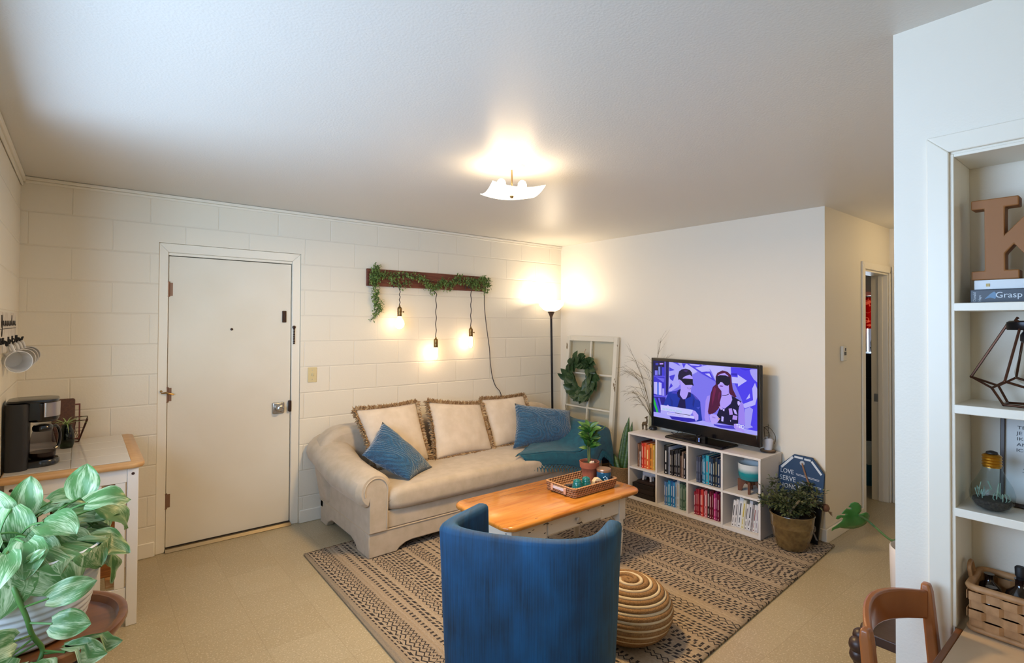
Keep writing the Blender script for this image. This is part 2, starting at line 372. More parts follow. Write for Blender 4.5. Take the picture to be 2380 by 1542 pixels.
# light switch
sw = thing('light_switch', 'ivory light switch plate beside the entry door', 'light switch', (-2.756, 0, 1.156))
g = G(); g.box((-2.791, -.007, 1.097), (-2.721, -.0005, 1.216)); g.build('switch_plate', M('ivory_plastic', '#d2c294', .4), sw, bevel=.003)
g = G(); g.box((-2.762, -.018, 1.148), (-2.75, -.007, 1.170), Mx.Rotation(R(20), 3, 'X')); g.build('toggle', M('ivory_toggle', '#ded2aa', .35), sw, bevel=.002)
for z in (1.12, 1.193):
    g = G(); g.lathe([(.003, 0), (.003, .0015)], (-2.756, -.007, z), 8, (0,-1,0)); g.build('screw', m_steel, sw)
# bedroom door casing, jamb, latch
g = G()
for q in ([(.726,0),(.726,2.095),(.784,2.037),(.784,0)], [(.726,2.095),(1.437,2.095),(1.40,2.037),(.784,2.037)]): g.prism([(a, -2.731, b) for a, b in q], (0, -.014, 0))
g.box((1.401, -2.745, 0), (1.436, -2.731, 2.037))
dr = struct(g, 'door_2', m_trim, bevel=.003)
g = G(); g.box((1.386, -2.73, 0), (1.3995, -2.60, 2.034)); g.box((1.374, -2.69, 0), (1.386, -2.655, 2.034)); g.box((.7845, -2.73, 2.02), (1.386, -2.60, 2.034)); g.box((.7845, -2.73, 0), (.797, -2.60, 2.02)); g.build('jamb', m_trim, dr, bevel=.002)
g = G(); g.box((1.383, -2.654, .885), (1.3865, -2.622, .955)); g.build('strike', m_steel, dr)
g = G()   # casing of the next door in the hall end
g.box((1.421, -3.7, 0), (1.436, -2.80, 2.035)); g.box((1.415, -3.7, 2.035), (1.436, -2.752, 2.10)); g.box((1.415, -2.81, 0), (1.436, -2.752, 2.035)); struct(g, 'door_3', m_trim, bevel=.003)
th = thing('thermostat', 'white slider thermostat on the hall wall', 'thermostat', (.32, -2.73, 1.358))
g = G(); g.box((.285, -2.752, 1.300), (.358, -2.7305, 1.416)); g.build('cover', M('thermostat_white', '#dcd8cc', .4), th, bevel=.006)
g = G(); g.box((.305, -2.7545, 1.345), (.338, -2.752, 1.372)); g.box((.318, -2.757, 1.378), (.326, -2.752, 1.40)); g.build('slider', M('thermostat_dark', '#4a4640', .5), th)
# ================================================================ lamps
m_glow = M('lit_frosted_glass', '#ffffff', .4, emis=('#ffe6c4', 9))
cl = thing('ceiling_lamp', 'square bent white glass lamp on the ceiling, lit', 'ceiling lamp', (-2.353, -2.02, 2.44), R(-23))
g = G(); g.lathe([(.075, 0), (.07, -.012), (.02, -.018)], (0,0,-.0005), 24); g.build('canopy', M('white_enamel', '#e8e2d6', .3), cl, local=True)
g = G(); g.lathe([(.005, -.018), (.005, -.168)], (0,0,0), 10); g.lathe([(.010, -.160), (.012, -.166), (.006, -.176)], (0,0,0), 12); g.build('stem', m_brass, cl, local=True)
g = G(); N = 16
def lampz(u, v): a = abs(u*2-1)**2; b = abs(v*2-1)**2; return -.160+.020*(a+b)*.5+.012*a*b
g.grid(lambda u, v: ((u-.5)*.29, (v-.5)*.29, lampz(u, v)), N, N); g.build('glass_shade', M('lamp_opal_glass', '#ffffff', .3, emis=('#ffe9c8', 4.0)), cl, local=True, smooth=180, solid=.004)
for sx in (-1, 1):
    g = G(); g.ball((sx*.06, 0, -.105), (.026, .026, .034), 12, 8); g.build('bulb', m_glow, cl, local=True)
for sx in (-1, 1):
    lamp('ceiling_lamp_light', 'POINT', (-2.353+sx*.06*cos(R(-23)), -2.02+sx*.06*sin(R(-23)), 2.335), 18, (1.0, .68, .34), .03)
lamp('ceiling_lamp_down', 'AREA', (-2.353, -2.02, 2.265), 46, (1.0, .65, .28), .26, (-2.353, -2.02, 0))

fl_ = thing('floor_lamp', 'black torchiere floor lamp with white bowl shade in the room corner', 'floor lamp', (-.30, -.19, 0))
m_blk_met = M('black_metal', '#1b1614', .4, .5)
g = G(); g.lathe([(.11, 0), (.11, .012), (.085, .022), (.02, .035)], (-.30, -.19, .0005), 28); g.build('base', m_blk_met, fl_)
g = G(); g.tube([(-.30, -.19, .03), (-.306, -.19, .7), (-.328, -.19, 1.66)], .0115, 10); g.build('pole', m_blk_met, fl_)
g = G(); g.lathe([(.012, 1.625), (.014, 1.645), (.026, 1.675), (.042, 1.706), (.040, 1.708)], (-.328, -.19, 0), 24); g.build('cup', M('cup_bronze', '#5b4a3f', .4, .5), fl_)
g = G(); g.lathe([(.036, 1.700), (.085, 1.722), (.125, 1.765), (.142, 1.815), (.139, 1.815), (.121, 1.768), (.08, 1.728), (.03, 1.708)], (-.328, -.19, 0), 32, cap0=True, cap1=True)
g.build('lamp_shade', M('torchiere_shade', '#fff8ee', .4, emis=('#ffe6c8', 2.6)), fl_, smooth=60)
lamp('floor_lamp_light', 'POINT', (-.328, -.19, 1.84), 12.5, (1.0, .80, .54), .05)

# ================================================================ wall light plank
m_plank = M('dark_stained_board', '#5e2f22', .5, var=('#7a4330', 9, (1, 6, 8)), bump=(40, .2, (1, 6, 8)))
pk = thing('wall_plank', 'dark red-brown wooden plank with a ledge on the block wall', 'wall shelf', (-1.69, -.001, 1.965))
g = G(); g.box((-2.312, -.024, 1.888), (-1.068, -.001, 2.035)); g.build('board', m_plank, pk, bevel=.003)
g = G(); g.box((-2.20, -.045, 1.955), (-1.10, -.024, 1.975)); g.build('rail', m_plank, pk, bevel=.002)
g = G(); g.lathe([(.007, 0), (.007, .028), (.013, .032), (.013, .040), (.008, .046)], (-1.085, -.035, 1.963), 12, (1,0,0)); g.build('peg', m_dkbronze, pk)
# leafy garland
m_gar = M('garland_green', '#4d6a38', .5, var=('#8aa055', 60)); m_garstem = M('garland_stem', '#5a4a2c', .7)
gar = thing('garland', 'green artificial boxwood garland draped over the wooden plank', 'garland', (-1.69, -.05, 1.965))
path = spline([(-2.24,-.055,2.045),(-2.27,-.06,1.99),(-2.27,-.065,1.93),(-2.23,-.055,1.97),(-2.12,-.05,1.985),(-2.0,-.052,1.995),(-1.86,-.05,1.99),(-1.78,-.06,1.95),(-1.66,-.065,1.90),(-1.60,-.06,1.955),(-1.50,-.06,1.945),(-1.42,-.055,1.99),(-1.30,-.06,1.975),(-1.2,-.06,1.97),(-1.12,-.065,2.0),(-1.08,-.065,1.965),(-1.11,-.06,1.90)], 5)
drop = spline([(-2.27,-.06,1.93),(-2.25,-.06,1.85),(-2.26,-.065,1.78),(-2.235,-.06,1.71),(-2.25,-.06,1.64),(-2.285,-.055,1.60)], 5)
g = G(); g.tube(path, .003, 5); g.tube(drop, .0025, 5); g.build('vine', m_garstem, gar)
g = G(); rg = random.Random(3)
def tuft(p, n, s):
    for _ in range(n):
        d = V((rg.uniform(-1,1), rg.uniform(-1,.25), rg.uniform(-1,1)))
        q = V(p)+V((rg.uniform(-1,1)*s, rg.uniform(-.7,.3)*s*.6, rg.uniform(-1,1)*s))
        if q.y > -.03: q.y = -.03
        if d.y > 0 and q.y > -.05: d.y = -d.y
        g.leaf(q, d, rg.uniform(.018,.03), .014, bend=.5, n=2, shape=lambda t: (.35, 1, .25)[min(2, int(t*2+.01))])
for p in path:
    dens = 1.0 if p.x > -1.45 or p.x < -2.15 else (.9 if -1.85 < p.x < -1.55 and p.z < 1.96 else .55)
    tuft(p, int(22*dens), .034*(1.15 if p.x > -1.45 else .9))
for p in drop[:-6]: tuft(p, 16, .03)
for p in drop[-6:]: tuft(p, 4, .018)
for q in ((-2.22,-.06,1.74),(-2.20,-.06,1.70),(-2.225,-.06,1.68)): tuft(q, 24, .032)
for q in ((-2.1,-.05,1.93),(-2.05,-.05,1.92),(-2.0,-.05,1.90),(-1.95,-.05,1.925),(-1.75,-.06,1.90),(-1.70,-.06,1.87),(-1.56,-.06,1.91),(-1.5,-.06,1.92),(-1.2,-.06,1.92),(-1.24,-.06,1.94)): tuft(q, 26, .035)
g.build('leaves', m_gar, gar, smooth=0)
# three bare-bulb pendants on the plank
m_cord = M('black_cloth_cord', '#2b2320', .8, var=('#4e4640', 400)); m_sock = M('antique_brass_socket', '#8a6f47', .38, 1)
m_bulb = M('amber_bulb_lit', '#fff2d8', .2, emis=('#ffd9a0', 14))
def pendant(x, y, ztop, zs, kind, label, key):
    t = thing('pendant_lamp', label, 'pendant lamp', (x, y, ztop), 0, 'bare bulb pendants hanging from the plank')
    rr = random.Random(int(-x*100)); n = 14
    pts = [(-.05*0+x+.004*sin(k*1.7), y if k else -.055, ztop+(zs+.062-ztop)*k/n) for k in range(n+1)]
    pts[0] = (x, -.055, ztop)
    g = G(); g.tube(spline(pts, 3), .0038, 6)
    g.tube([(x, -.05, ztop-.004), (x+.01, -.052, ztop+.03), (x-.01, -.05, ztop+.045), (x-.03, -.052, ztop+.02), (x-.035, -.055, ztop-.02)], .0038, 6); g.build('cord', m_cord, t)
    g = G(); g.lathe([(.006, .062), (.008, .050), (.010, .046), (.018, .040), (.020, .030), (.020, .002), (.0185, -.002), (.0195, -.008), (.0195, -.030), (.017, -.034)], (x, y, zs), 18); g.build('socket', m_sock, t, smooth=50)
    if key: g = G(); g.tube([(x+.018, y, zs+.004), (x+.036, y, zs+.004)], .0025, 6); g.lathe([(.007, 0), (.007, .006)], (x+.034, y, zs+.004), 8, (1,0,0)); g.build('switch_key', m_sock, t)
    prof = {'tube': [(.012, -.034), (.015, -.045), (.017, -.07), (.017, -.115), (.012, -.135), (.003, -.140)],
            'globe': [(.012, -.034), (.020, -.050), (.036, -.075), (.042, -.10), (.036, -.125), (.018, -.140), (.003, -.143)]}[kind]
    g = G(); g.lathe(prof, (x, y, zs), 20, cap0=False)
    g.build('bulb', m_bulb, t, smooth=180)
    return V((x, y, zs-.09))
for a in ((-2.045, -.10, 1.90, 1.665, 'globe', 'bare bulb pendant at the left end of the plank', True, 5.5), (-1.68, -.10, 1.87, 1.385, 'tube', 'bare bulb pendant hanging lowest, in the middle of the plank', False, 2.2), (-1.295, -.10, 1.92, 1.480, 'tube', 'bare bulb pendant at the right end of the plank', True, 2.2)):
    c = pendant(*a[:7]); lamp('pendant_light', 'POINT', (c.x-.0, c.y+.015, c.z), a[7], (1, .70, .42), .02)
pc = thing('power_cord', 'black twisted power cord running from plank down behind sofa', 'cord', (-.87, -.03, .6))
g = G(); g.tube(spline([(-1.30,-.05,1.95),(-1.22,-.045,1.94),(-1.12,-.04,1.93),(-1.09,-.03,1.88),(-1.085,-.03,1.74),(-1.06,-.03,1.55),(-1.02,-.03,1.32),(-1.01,-.03,1.2),(-.985,-.03,1.05),(-.94,-.03,.94),(-.87,-.03,.85),(-.83,-.03,.6)], 6), .004, 6); g.build('cord', m_cord, pc)

# ================================================================ rug
def rug_mat():
    m = M('woven_rug', '#b39a78', .95); x = NX(m); b = x.n['Principled BSDF']; vec, o = x.xyz()
    wob = x.m('MULTIPLY', x.noise(vec, 9, 2), .010)
    u = x.m('DIVIDE', x.m('ADD', x.m('ADD', o[0], 10), wob), .024); row = x.m('FLOOR', u); f = x.m('SUBTRACT', u, row)
    band = x.m('FLOOR', x.m('DIVIDE', row, 2.0)); r1 = x.rnd(row, 1); r2 = x.rnd(row, 2); r3 = x.rnd(band, 3); r4 = x.rnd(x.m('FLOOR', x.m('DIVIDE', row, 9.0)), 4)
    y = x.m('ADD', o[1], x.m('MULTIPLY', x.noise(x.comb(x.m('MULTIPLY', o[1], 1.0), row), 5, 1), .03))
    fr = x.m('ADD', 18, x.m('MULTIPLY', r2, 18))
    t = x.m('ADD', x.m('MULTIPLY', y, fr), x.m('MULTIPLY', r1, 9)); ft = x.m('FRACT', t)
    tri = x.m('ABSOLUTE', x.m('SUBTRACT', ft, .5))
    slant = x.m('FRACT', x.m('ADD', t, x.m('MULTIPLY', f, .55)))
    dash = x.m('MULTIPLY', x.m('LESS_THAN', slant, .64), x.m('LESS_THAN', x.m('ABSOLUTE', x.m('SUBTRACT', f, .5)), .30))
    zig = x.m('LESS_THAN', x.m('ABSOLUTE', x.m('SUBTRACT', f, x.m('ADD', .15, x.m('MULTIPLY', tri, 1.4)))), .17)
    tick = x.m('MULTIPLY', x.m('LESS_THAN', x.m('FRACT', x.m('MULTIPLY', t, 1.0)), .42), x.m('LESS_THAN', x.m('ABSOLUTE', x.m('SUBTRACT', f, .5)), .44))
    pick = x.m('ADD', x.m('MULTIPLY', dash, x.m('LESS_THAN', r3, .45)), x.m('MULTIPLY', x.m('MULTIPLY', zig, x.m('GREATER_THAN', r3, .45)), x.m('LESS_THAN', r3, .74)))
    pick = x.m('ADD', pick, x.m('MULTIPLY', tick, x.m('GREATER_THAN', r3, .74)))
    on = x.m('LESS_THAN', r1, x.m('ADD', .56, x.m('MULTIPLY', r4, .38)))
    edge = x.m('LESS_THAN', o[0], -2.985)
    dark = x.m('MULTIPLY', x.m('MULTIPLY', pick, on), x.m('SUBTRACT', 1, edge))
    dark = x.m('MULTIPLY', dark, x.m('GREATER_THAN', x.noise(vec, 60, 2), .36))
    weave = x.noise(x.comb(x.m('MULTIPLY', o[0], 160), x.m('MULTIPLY', o[1], 60)), 1, 2)
    base = x.mix(weave, '#7d6d5a', '#c2b19a'); base = x.mix(x.m('MULTIPLY', r2, .45), base, '#8c7b68'); base = x.mix(x.m('MULTIPLY', edge, .5), base, '#8c7b62')
    col = x.mix(x.m('MINIMUM', dark, 1), base, '#2b2627'); x.l.new(col, b.inputs['Base Color'])
    bp = x.n.new('ShaderNodeBump'); bp.inputs['Strength'].default_value = .9; bp.inputs['Distance'].default_value = .004
    x.l.new(x.m('ADD', weave, x.m('MULTIPLY', x.m('ABSOLUTE', x.m('SUBTRACT', f, .5)), -1.2)), bp.inputs['Height']); x.l.new(bp.outputs[0], b.inputs['Normal']); return m
q = [V((-3.003,-.611,0)), V((-3.065,-3.02,0)), V((-.04,-2.80,0)), V((.0,-2.79,0))]
A, B_, D_, E_ = V((-3.003,-.611,0)), V((-3.06,-2.985,0)), V((-.012,-2.795,0)), V((-.03,-.53,0))
g = G()
def rugp(u, v): p = lerp(lerp(A, E_, u), lerp(B_, D_, u), v); return (p.x, p.y, .007+.0012*mnoise.noise(p*6))
g.grid(rugp, 60, 50); rug = g.build('rug', rug_mat(), None, smooth=180, solid=.010)
tag(rug, 'beige and black striped woven rug under the sofa and coffee table', 'rug')
RZ = .0132   # top of the rug

# ================================================================ sofa
m_sofa = M('cream_jacquard', '#beb09d', .85, var=('#b2a48f', 14), bump=(24, .35), sheen=.2)
m_sofad = M('cream_piping', '#bfae97', .85)
sf = thing('sofa', 'cream rolled-arm sofa against the block wall', 'sofa', (-1.56, -.52, 0))
SX0, SX1, SY0, SY1 = -2.70, -.42, -.97, -.06
def skirt_front():
    a = [(SX0, .178), (SX1, .178), (SX1, RZ)]
    def foot(x, s): return [(x-s*.205, RZ), (x-s*.225, .035), (x-s*.27, .058), (x-s*.32, .066)]
    a += foot(SX1+.0, 1)+foot(SX0, -1)[::-1]+[(SX0, RZ)]
    return a
g = G(); g.prism([(x, SY0, z) for x, z in skirt_front()], (0, .06, 0))
for x in (SX0, SX1-.06):
    yy = [(SY0+.06, .178), (SY1, .178), (SY1, .001), (SY1-.13, .001), (SY1-.16, .04), (SY1-.24, .075), (SY0+.30, .072), (SY0+.23, .05), (SY0+.19, RZ), (SY0+.06, RZ)]
    g.prism([(x, y, z) for y, z in yy], (.06, 0, 0))
g.box((SX0, SY1-.06, .12), (SX1, SY1, .178))
g.build('skirt', m_sofa, sf, bevel=.008)
g = G(); g.prism([V((p.x, p.y, .178)) for p in rbox(SX0+.004, SY0+.004, SX1-.004, SY1, .02, 0, 3)], (0, 0, .125)); g.build('seat_base', m_sofa, sf, bevel=.012)
g = G(); g.tube([(SX0-.001, SY1, .179), (SX0-.001, SY0-.001, .179), (SX1+.001, SY0-.001, .179), (SX1+.001, SY1, .179)], .005, 6); g.build('welt', m_sofad, sf)
def arm(s):
    """rolled arm; s=-1 left, 1 right; section swept from the front to the back corner"""
    xi = SX0 if s < 0 else SX1
    sec = []
    for y, zt, over, rr in ((SY0-.012, .560, .0, .104), (SY0+.02, .572, .028, .118), (SY0+.25, .578, .035, .12), (SY0+.5, .60, .05, .125), (SY0+.70, .66, .055, .13), (SY1, .70, .05, .13)):
        cx = xi-s*(.045); cz = zt-rr; ring = []
        ring.append((xi-s*.13, y, .18)); ring.append((xi, y, .18)); ring.append((xi, y, cz-rr*.55))
        for k in range(13):
            a = R(-60+k*(220/12))  # from under the outer roll, over the top, to the inside
            ring.append((cx+s*(rr+over*.6)*cos(a)*(1.0 if cos(a) > 0 else .9), y, cz+rr*sin(a)))
        ring.append((xi-s*.135, y, cz-.03))
        sec.append(ring)
    g = G(); g.rings(sec); return g
for s in (-1, 1):
    o = arm(s).build('armrest', m_sofa, sf, smooth=50, bevel=.014, seg=3)
    xi = SX0 if s < 0 else SX1; cx = xi-s*.045; cz = .56-.104
    pts = [(xi-s*.122, SY0-.014, .20), (xi-s*.124, SY0-.014, .38)]+[(cx-s*.082*cos(R(a)), SY0-.014, cz+.085*sin(R(a))) for a in range(0, 215, 18)]
    g = G(); g.tube(spline(pts, 3), .0045, 6); g.build('piping', m_sofad, o)
g = G()   # back, top corners rolled over
prof = [(SX0-.02, .18), (SX1+.02, .18), (SX1+.075, .50)]
prof += [(SX1-.13+.215*cos(R(a)), .555+.205*sin(R(a))) for a in range(0, 91, 15)]+[(SX0+.13-.215*sin(R(a)), .555+.205*cos(R(a))) for a in range(0, 91, 15)]+[(SX0-.075, .50)]
g.prism([(x, -.27, z) for x, z in prof], (0, .20, 0)); g.build('backrest', m_sofa, sf, smooth=50, bevel=.05, seg=4)
g = G()   # long puffy seat cushion
def sw_ring(x, k):
    e = .03*k; return [V((x, p.x, p.y)) for p in rbox(-1.005+e, .298+e*.6, -.26, .452-e*1.2, .05, 0, 5)]
xs = [(-2.562, 1.1), (-2.545, .45), (-2.50, .1)]+[(-2.45+i*(1.78/12), 0) for i in range(13)]+[(-.62, .1), (-.575, .45), (-.558, 1.1)]
rr = []
for x, k in xs:
    ring = sw_ring(x, k)
    for p in ring:
        w = sin(pi*(x+2.56)/2.0)*.012+.008*mnoise.noise(V((x*3, p.y*3, 0)))+.004*mnoise.noise(V((x*9, p.y*9, 2)))
        if p.z > .38: p.z += w
        if p.y < -.95: p.y -= w*.8
    rr.append(ring)
g.rings(rr); g.build('seat_cushion', m_sofa, sf, smooth=70)

def pillow(TL, TR, BR, BL, th, n=20, pinch=.04, seed=0, crease=.010):
    """square cushion stretched over four corners; bulges along the outward normal"""
    TL, TR, BR, BL = map(V, (TL, TR, BR, BL)); nn = ((TR-BL).cross(TL-BR)).normalized(); cen = (TL+TR+BR+BL)/4
    if nn.y > 0: nn = -nn
    def pt(u, v, side):
        a = 2*u-1; b = 2*v-1; p = lerp(lerp(BL, BR, u), lerp(TL, TR, u), v)
        k = pinch*(1-a*a)*(b*b)**2+pinch*(1-b*b)*(a*a)**2; p = p+(cen-p)*k*1.6
        h = (max(0, 1-abs(a)**2.4)*max(0, 1-abs(b)**2.4))**.55
        w = crease*mnoise.noise(V((p.x*7+seed, p.y*7, p.z*9)))*h+crease*.5*mnoise.noise(V((p.x*19+seed, p.y*15, p.z*22)))*h
        return p+nn*((th*.5*h+w)*side)
    g = G(); g.grid(lambda u, v: pt(u, v, 1), n, n); g.grid(lambda u, v: pt(u, 1-v, -1), n, n)
    bmesh.ops.remove_doubles(g.bm, verts=g.bm.verts, dist=.0008)
    return g, pt, nn
m_fr1 = M('fringe_brown', '#6d5138', .9, var=('#a98a63', 120)); m_fr2 = M('fringe_tan', '#b29a76', .9)
m_cush = M('cream_cushion', '#d6c8b6', .88, var=('#cbbca8', 12), bump=(30, .3), sheen=.2)
def fringed(label, cs, th, seed, grp='fringed back cushions on the sofa'):
    c = sum((V(p) for p in cs), V())/4; t = thing('back_cushion', label, 'cushion', (c.x, c.y, min(p[2] for p in cs)), 0, grp)
    g, pt, nn = pillow(*cs, th, seed=seed); g.build('cover', m_cush, t, smooth=180)
    g = G(); rg = random.Random(seed); cen = c
    edges = [(0, 0), (1, 0), (0, 1), (1, 1)]
    for ei in range(4):
        for k in range(420):
            s_ = (k+rg.random())/420; u, v = ((s_, 1), (s_, 0), (0, s_), (1, s_))[ei]
            p = pt(u, v, 1); out = (p-cen); out = (out-nn*out.dot(nn)).normalized()
            e = V((0, 0, 0)); al = (pt(min(1, u+.02) if ei < 2 else u, min(1, v+.02) if ei > 1 else v, 1)-pt(max(0, u-.02) if ei < 2 else u, max(0, v-.02) if ei > 1 else v, 1)).normalized()
            perp = al.cross(nn); perp = perp if perp.dot(out) > 0 else -perp
            d = (perp+al*rg.uniform(-.5,.5)+nn*rg.uniform(-.6,1.2)).normalized(); L = rg.uniform(.028,.046); q = p+nn*rg.uniform(-.012,.012)-perp*.008
            g.mi = 0 if rg.random() < .72 else 1; w = al*.0042; m_ = q+d*L*.6+nn*.004
            a, b, e1, e2, tp = g.v(q-w), g.v(q+w), g.v(m_+w*1.3), g.v(m_-w*1.3), g.v(q+d*L)
            g.f([a, b, e1, e2]); g.f([e2, e1, tp])
    g.build('fringe', [m_fr1, m_fr2], t, smooth=0)
fringed('cream fringed back cushion at the left end of the sofa', ((-2.53,-.295,.895),(-1.985,-.295,.905),(-1.965,-.50,.452),(-2.44,-.50,.455)), .17, 1)
fringed('middle cream fringed back cushion on the sofa', ((-1.895,-.32,.905),(-1.335,-.32,.835),(-1.345,-.53,.450),(-1.935,-.53,.452)), .16, 2)
fringed('cream fringed back cushion behind the upright blue pillow', ((-1.325,-.295,.872),(-.80,-.295,.868),(-.78,-.49,.452),(-1.31,-.49,.452)), .15, 3)
def damask_mat():
    m = M('blue_damask', '#22577e', .85, sheen=.5); x = NX(m); b = x.n['Principled BSDF']; vec, o = x.xyz()
    # raised ogee medallions woven into the cover
    a = x.m('MULTIPLY', x.m('ADD', o[0], o[1]), 5.6); c = x.m('MULTIPLY', o[2], 5.6)
    row = x.m('FLOOR', c); fa = x.m('SUBTRACT', x.m('FRACT', x.m('ADD', a, x.m('MULTIPLY', x.m('MODULO', x.m('ABSOLUTE', row), 2), .5))), .5); fc = x.m('SUBTRACT', x.m('FRACT', c), .45)
    d = x.m('SQRT', x.m('ADD', x.m('MULTIPLY', fa, fa), x.m('MULTIPLY', x.m('MULTIPLY', fc, fc), .8)))
    d = x.m('ADD', d, x.m('MULTIPLY', x.m('ABSOLUTE', fa), x.m('MULTIPLY', fc, .7)))
    ring = x.m('SINE', x.m('MULTIPLY', d, 50)); sc = x.m('SINE', x.m('ADD', x.m('MULTIPLY', x.noise(vec, 26, 1), 38), 0))
    h = x.m('ADD', x.m('MULTIPLY', ring, .6), x.m('MULTIPLY', sc, .4))
    col = x.mix(x.m('MULTIPLY', x.m('ADD', h, 1), .5), '#123d5c', '#1f5a80'); x.l.new(col, b.inputs['Base Color'])
    bp = x.n.new('ShaderNodeBump'); bp.inputs['Strength'].default_value = .7; bp.inputs['Distance'].default_value = .004
    x.l.new(h, bp.inputs['Height']); x.l.new(bp.outputs[0], b.inputs['Normal']); return m
m_blue = damask_mat()
g, pt, nn = pillow((-1.06,-.48,.832), (-.53,-.68,.742), (-.60,-.80,.478), (-1.24,-.68,.478), .19, 24, .05, 5)
o = g.build('throw_pillow', m_blue, None, smooth=180); tag(o, 'upright blue damask throw pillow at the right end of the sofa', 'pillow', 'blue damask throw pillows')
g, pt, nn = pillow((-2.395,-.52,.818), (-2.075,-.72,.462), (-2.375,-.91,.462), (-2.60,-.62,.615), .17, 24, .04, 9, .014)
o = g.build('throw_pillow', m_blue, None, smooth=180); tag(o, 'tilted blue damask throw pillow leaning on the left sofa arm', 'pillow', 'blue damask throw pillows')

# teal throw over the right arm
m_throw = M('teal_throw', '#06475c', .9, var=('#085468', 30), bump=(220, .5), sheen=.15)
tb = thing('throw_blanket', 'teal knitted throw blanket draped over the right sofa arm', 'blanket', (-.7, -.6, .46))
rows = []   # control net: along = from the seat to behind the arm, across = front to back
def thr(u, v):
    # u: 0 seat tip -> 1 outside of the arm; v: 0 front edge -> 1 back edge
    P0 = [(-1.40,-.945,.492),(-1.08,-.995,.480),(-.78,-1.045,.455),(-.62,-1.04,.56),(-.50,-1.02,.632),(-.365,-1.01,.58),(-.325,-1.0,.40)]
    P1 = [(-1.30,-.88,.494),(-1.02,-.80,.496),(-.80,-.74,.502),(-.63,-.70,.58),(-.49,-.70,.645),(-.355,-.70,.60),(-.31,-.70,.40)]
    P2 = [(-1.16,-.78,.492),(-.98,-.66,.492),(-.76,-.50,.500),(-.61,-.46,.58),(-.48,-.42,.665),(-.35,-.40,.62),(-.305,-.40,.42)]
    def cv(P):
        t = u*(len(P)-1); i = min(int(t), len(P)-2); f = t-i
        a, b, c, d = [V(P[max(0, min(len(P)-1, k))]) for k in (i-1, i, i+1, i+2)]
        return .5*((2*b)+(c-a)*f+(2*a-5*b+4*c-d)*f*f+(3*b-a-3*c+d)*f**3)
    a, b, c = cv(P0), cv(P1), cv(P2)
    p = a*(1-v)*(1-2*v)+b*4*v*(1-v)+c*v*(2*v-1)
    p.z += .008*mnoise.noise(V((u*5, v*4, 1)))+.006*sin(u*9+v*7)*(.4+v)+.004
    return p
g = G(); g.grid(thr, 44, 26); g.build('cloth', m_throw, tb, smooth=180, solid=.008)
# front flap hanging over the seat edge with its open-work border and fringe
def flap(u, v):
    top = thr(.01+.97*u, 0); a = min(1, u/.42); return V((top.x+.02*v*(1-u), top.y-.012-.028*min(1, v*2), top.z-v*(.035+.16*a+.14*max(0, u-.42)+.02*sin(u*17))))
g = G(); g.grid(flap, 60, 10); g.build('flap', m_throw, tb, smooth=180, solid=.006)
rg = random.Random(11)
def knots(edge, n, out, L, dz=-1):
    g = G()
    for k in range(n):
        t = (k+.5)/n; p = edge(t); q = edge(min(1, t+.5/n)); d = V(out)
        for s_ in (-1, 1):
            a = p; b = p+d*L*.5+(q-p)*s_; c = p+d*L+V((0,0,dz*.004)); g.tube([a, b, c], .0042, 5)
        g.ball(p+d*L, .006, 6, 4); g.tube([p+d*L, p+d*(L+.022)+V((rg.uniform(-.006,.006), 0, dz*.006))], [.0055, .003], 5)
    g.build('fringe', m_throw, tb, smooth=60)
knots(lambda t: flap(t, 1), 64, (.0, -.25, -1), .030)
knots(lambda t: thr(0, t), 12, (-.9, -.45, -.0), .03, 0)
knots(lambda t: thr(1, t), 26, (.25, 0, -1), .03)
knots(lambda t: thr(.12+.30*t, .98), 18, (-.15, .2, .12), .02, 0)
knots(lambda t: thr(.50+.5*t, 1), 22, (.0, .25, .10), .022, 0)

# ================================================================ coffee table
m_pine = M('honey_pine', '#b8732a', .22, var=('#c98a3c', 2.2, (1.2, 9, 1)), bump=(30, .05), coat=.15)
def pine_mat():
    m = MATS['honey_pine']; x = NX(m); b = x.n['Principled BSDF']; vec, o = x.xyz()
    col = b.inputs['Base Color'].links[0].from_socket
    gr = x.noise(x.comb(x.m('MULTIPLY', o[0], 3.0), x.m('MULTIPLY', o[1], 40)), 1, 5)
    c2 = x.mix(x.m('MULTIPLY', x.m('GREATER_THAN', gr, .58), .35), col, '#93531b')
    kn = x.m('GREATER_THAN', x.noise(x.comb(x.m('MULTIPLY', o[0], 9), x.m('MULTIPLY', o[1], 22)), 1, 2), .73)
    c3 = x.mix(x.m('MULTIPLY', kn, .7), c2, '#5c2c12')
    pl = x.m('LESS_THAN', x.m('ABSOLUTE', x.m('SUBTRACT', x.m('FRACT', x.m('DIVIDE', o[1], .145)), .5)), .006)
    c4 = x.mix(x.m('MULTIPLY', pl, .4), c3, '#7a4418'); x.l.new(c4, b.inputs['Base Color']); return m
pine_mat()
def distressed():
    m = M('distressed_white', '#d8d2c4', .6, bump=(60, .15)); x = NX(m); b = x.n['Principled BSDF']; vec, o = x.xyz()
    st = x.noise(x.comb(x.m('MULTIPLY', o[0], 12), x.m('MULTIPLY', o[1], 12), x.m('MULTIPLY', o[2], 34)), 1.3, 6)
    col = x.mix(x.m('GREATER_THAN', st, .685), '#d8d2c4', '#4b443e'); x.l.new(col, b.inputs['Base Color']); return m
m_dis = distressed()
ct = thing('coffee_table', 'coffee table with honey pine top and distressed white base', 'coffee table', (-1.79, -1.755, RZ))
TZ = .46
g = G(); X0, X1, Y0, Y1 = -2.385, -1.215, -2.045, -1.475
rr = []
for e, z in ((.012, TZ-.032), (.002, TZ-.026), (0, TZ-.014), (.003, TZ-.005), (.012, TZ)): rr.append(rbox(X0+e, Y0+e, X1-e, Y1-e, .075, z, 6))
g.rings(rr); g.build('table_top', m_pine, ct, smooth=60)
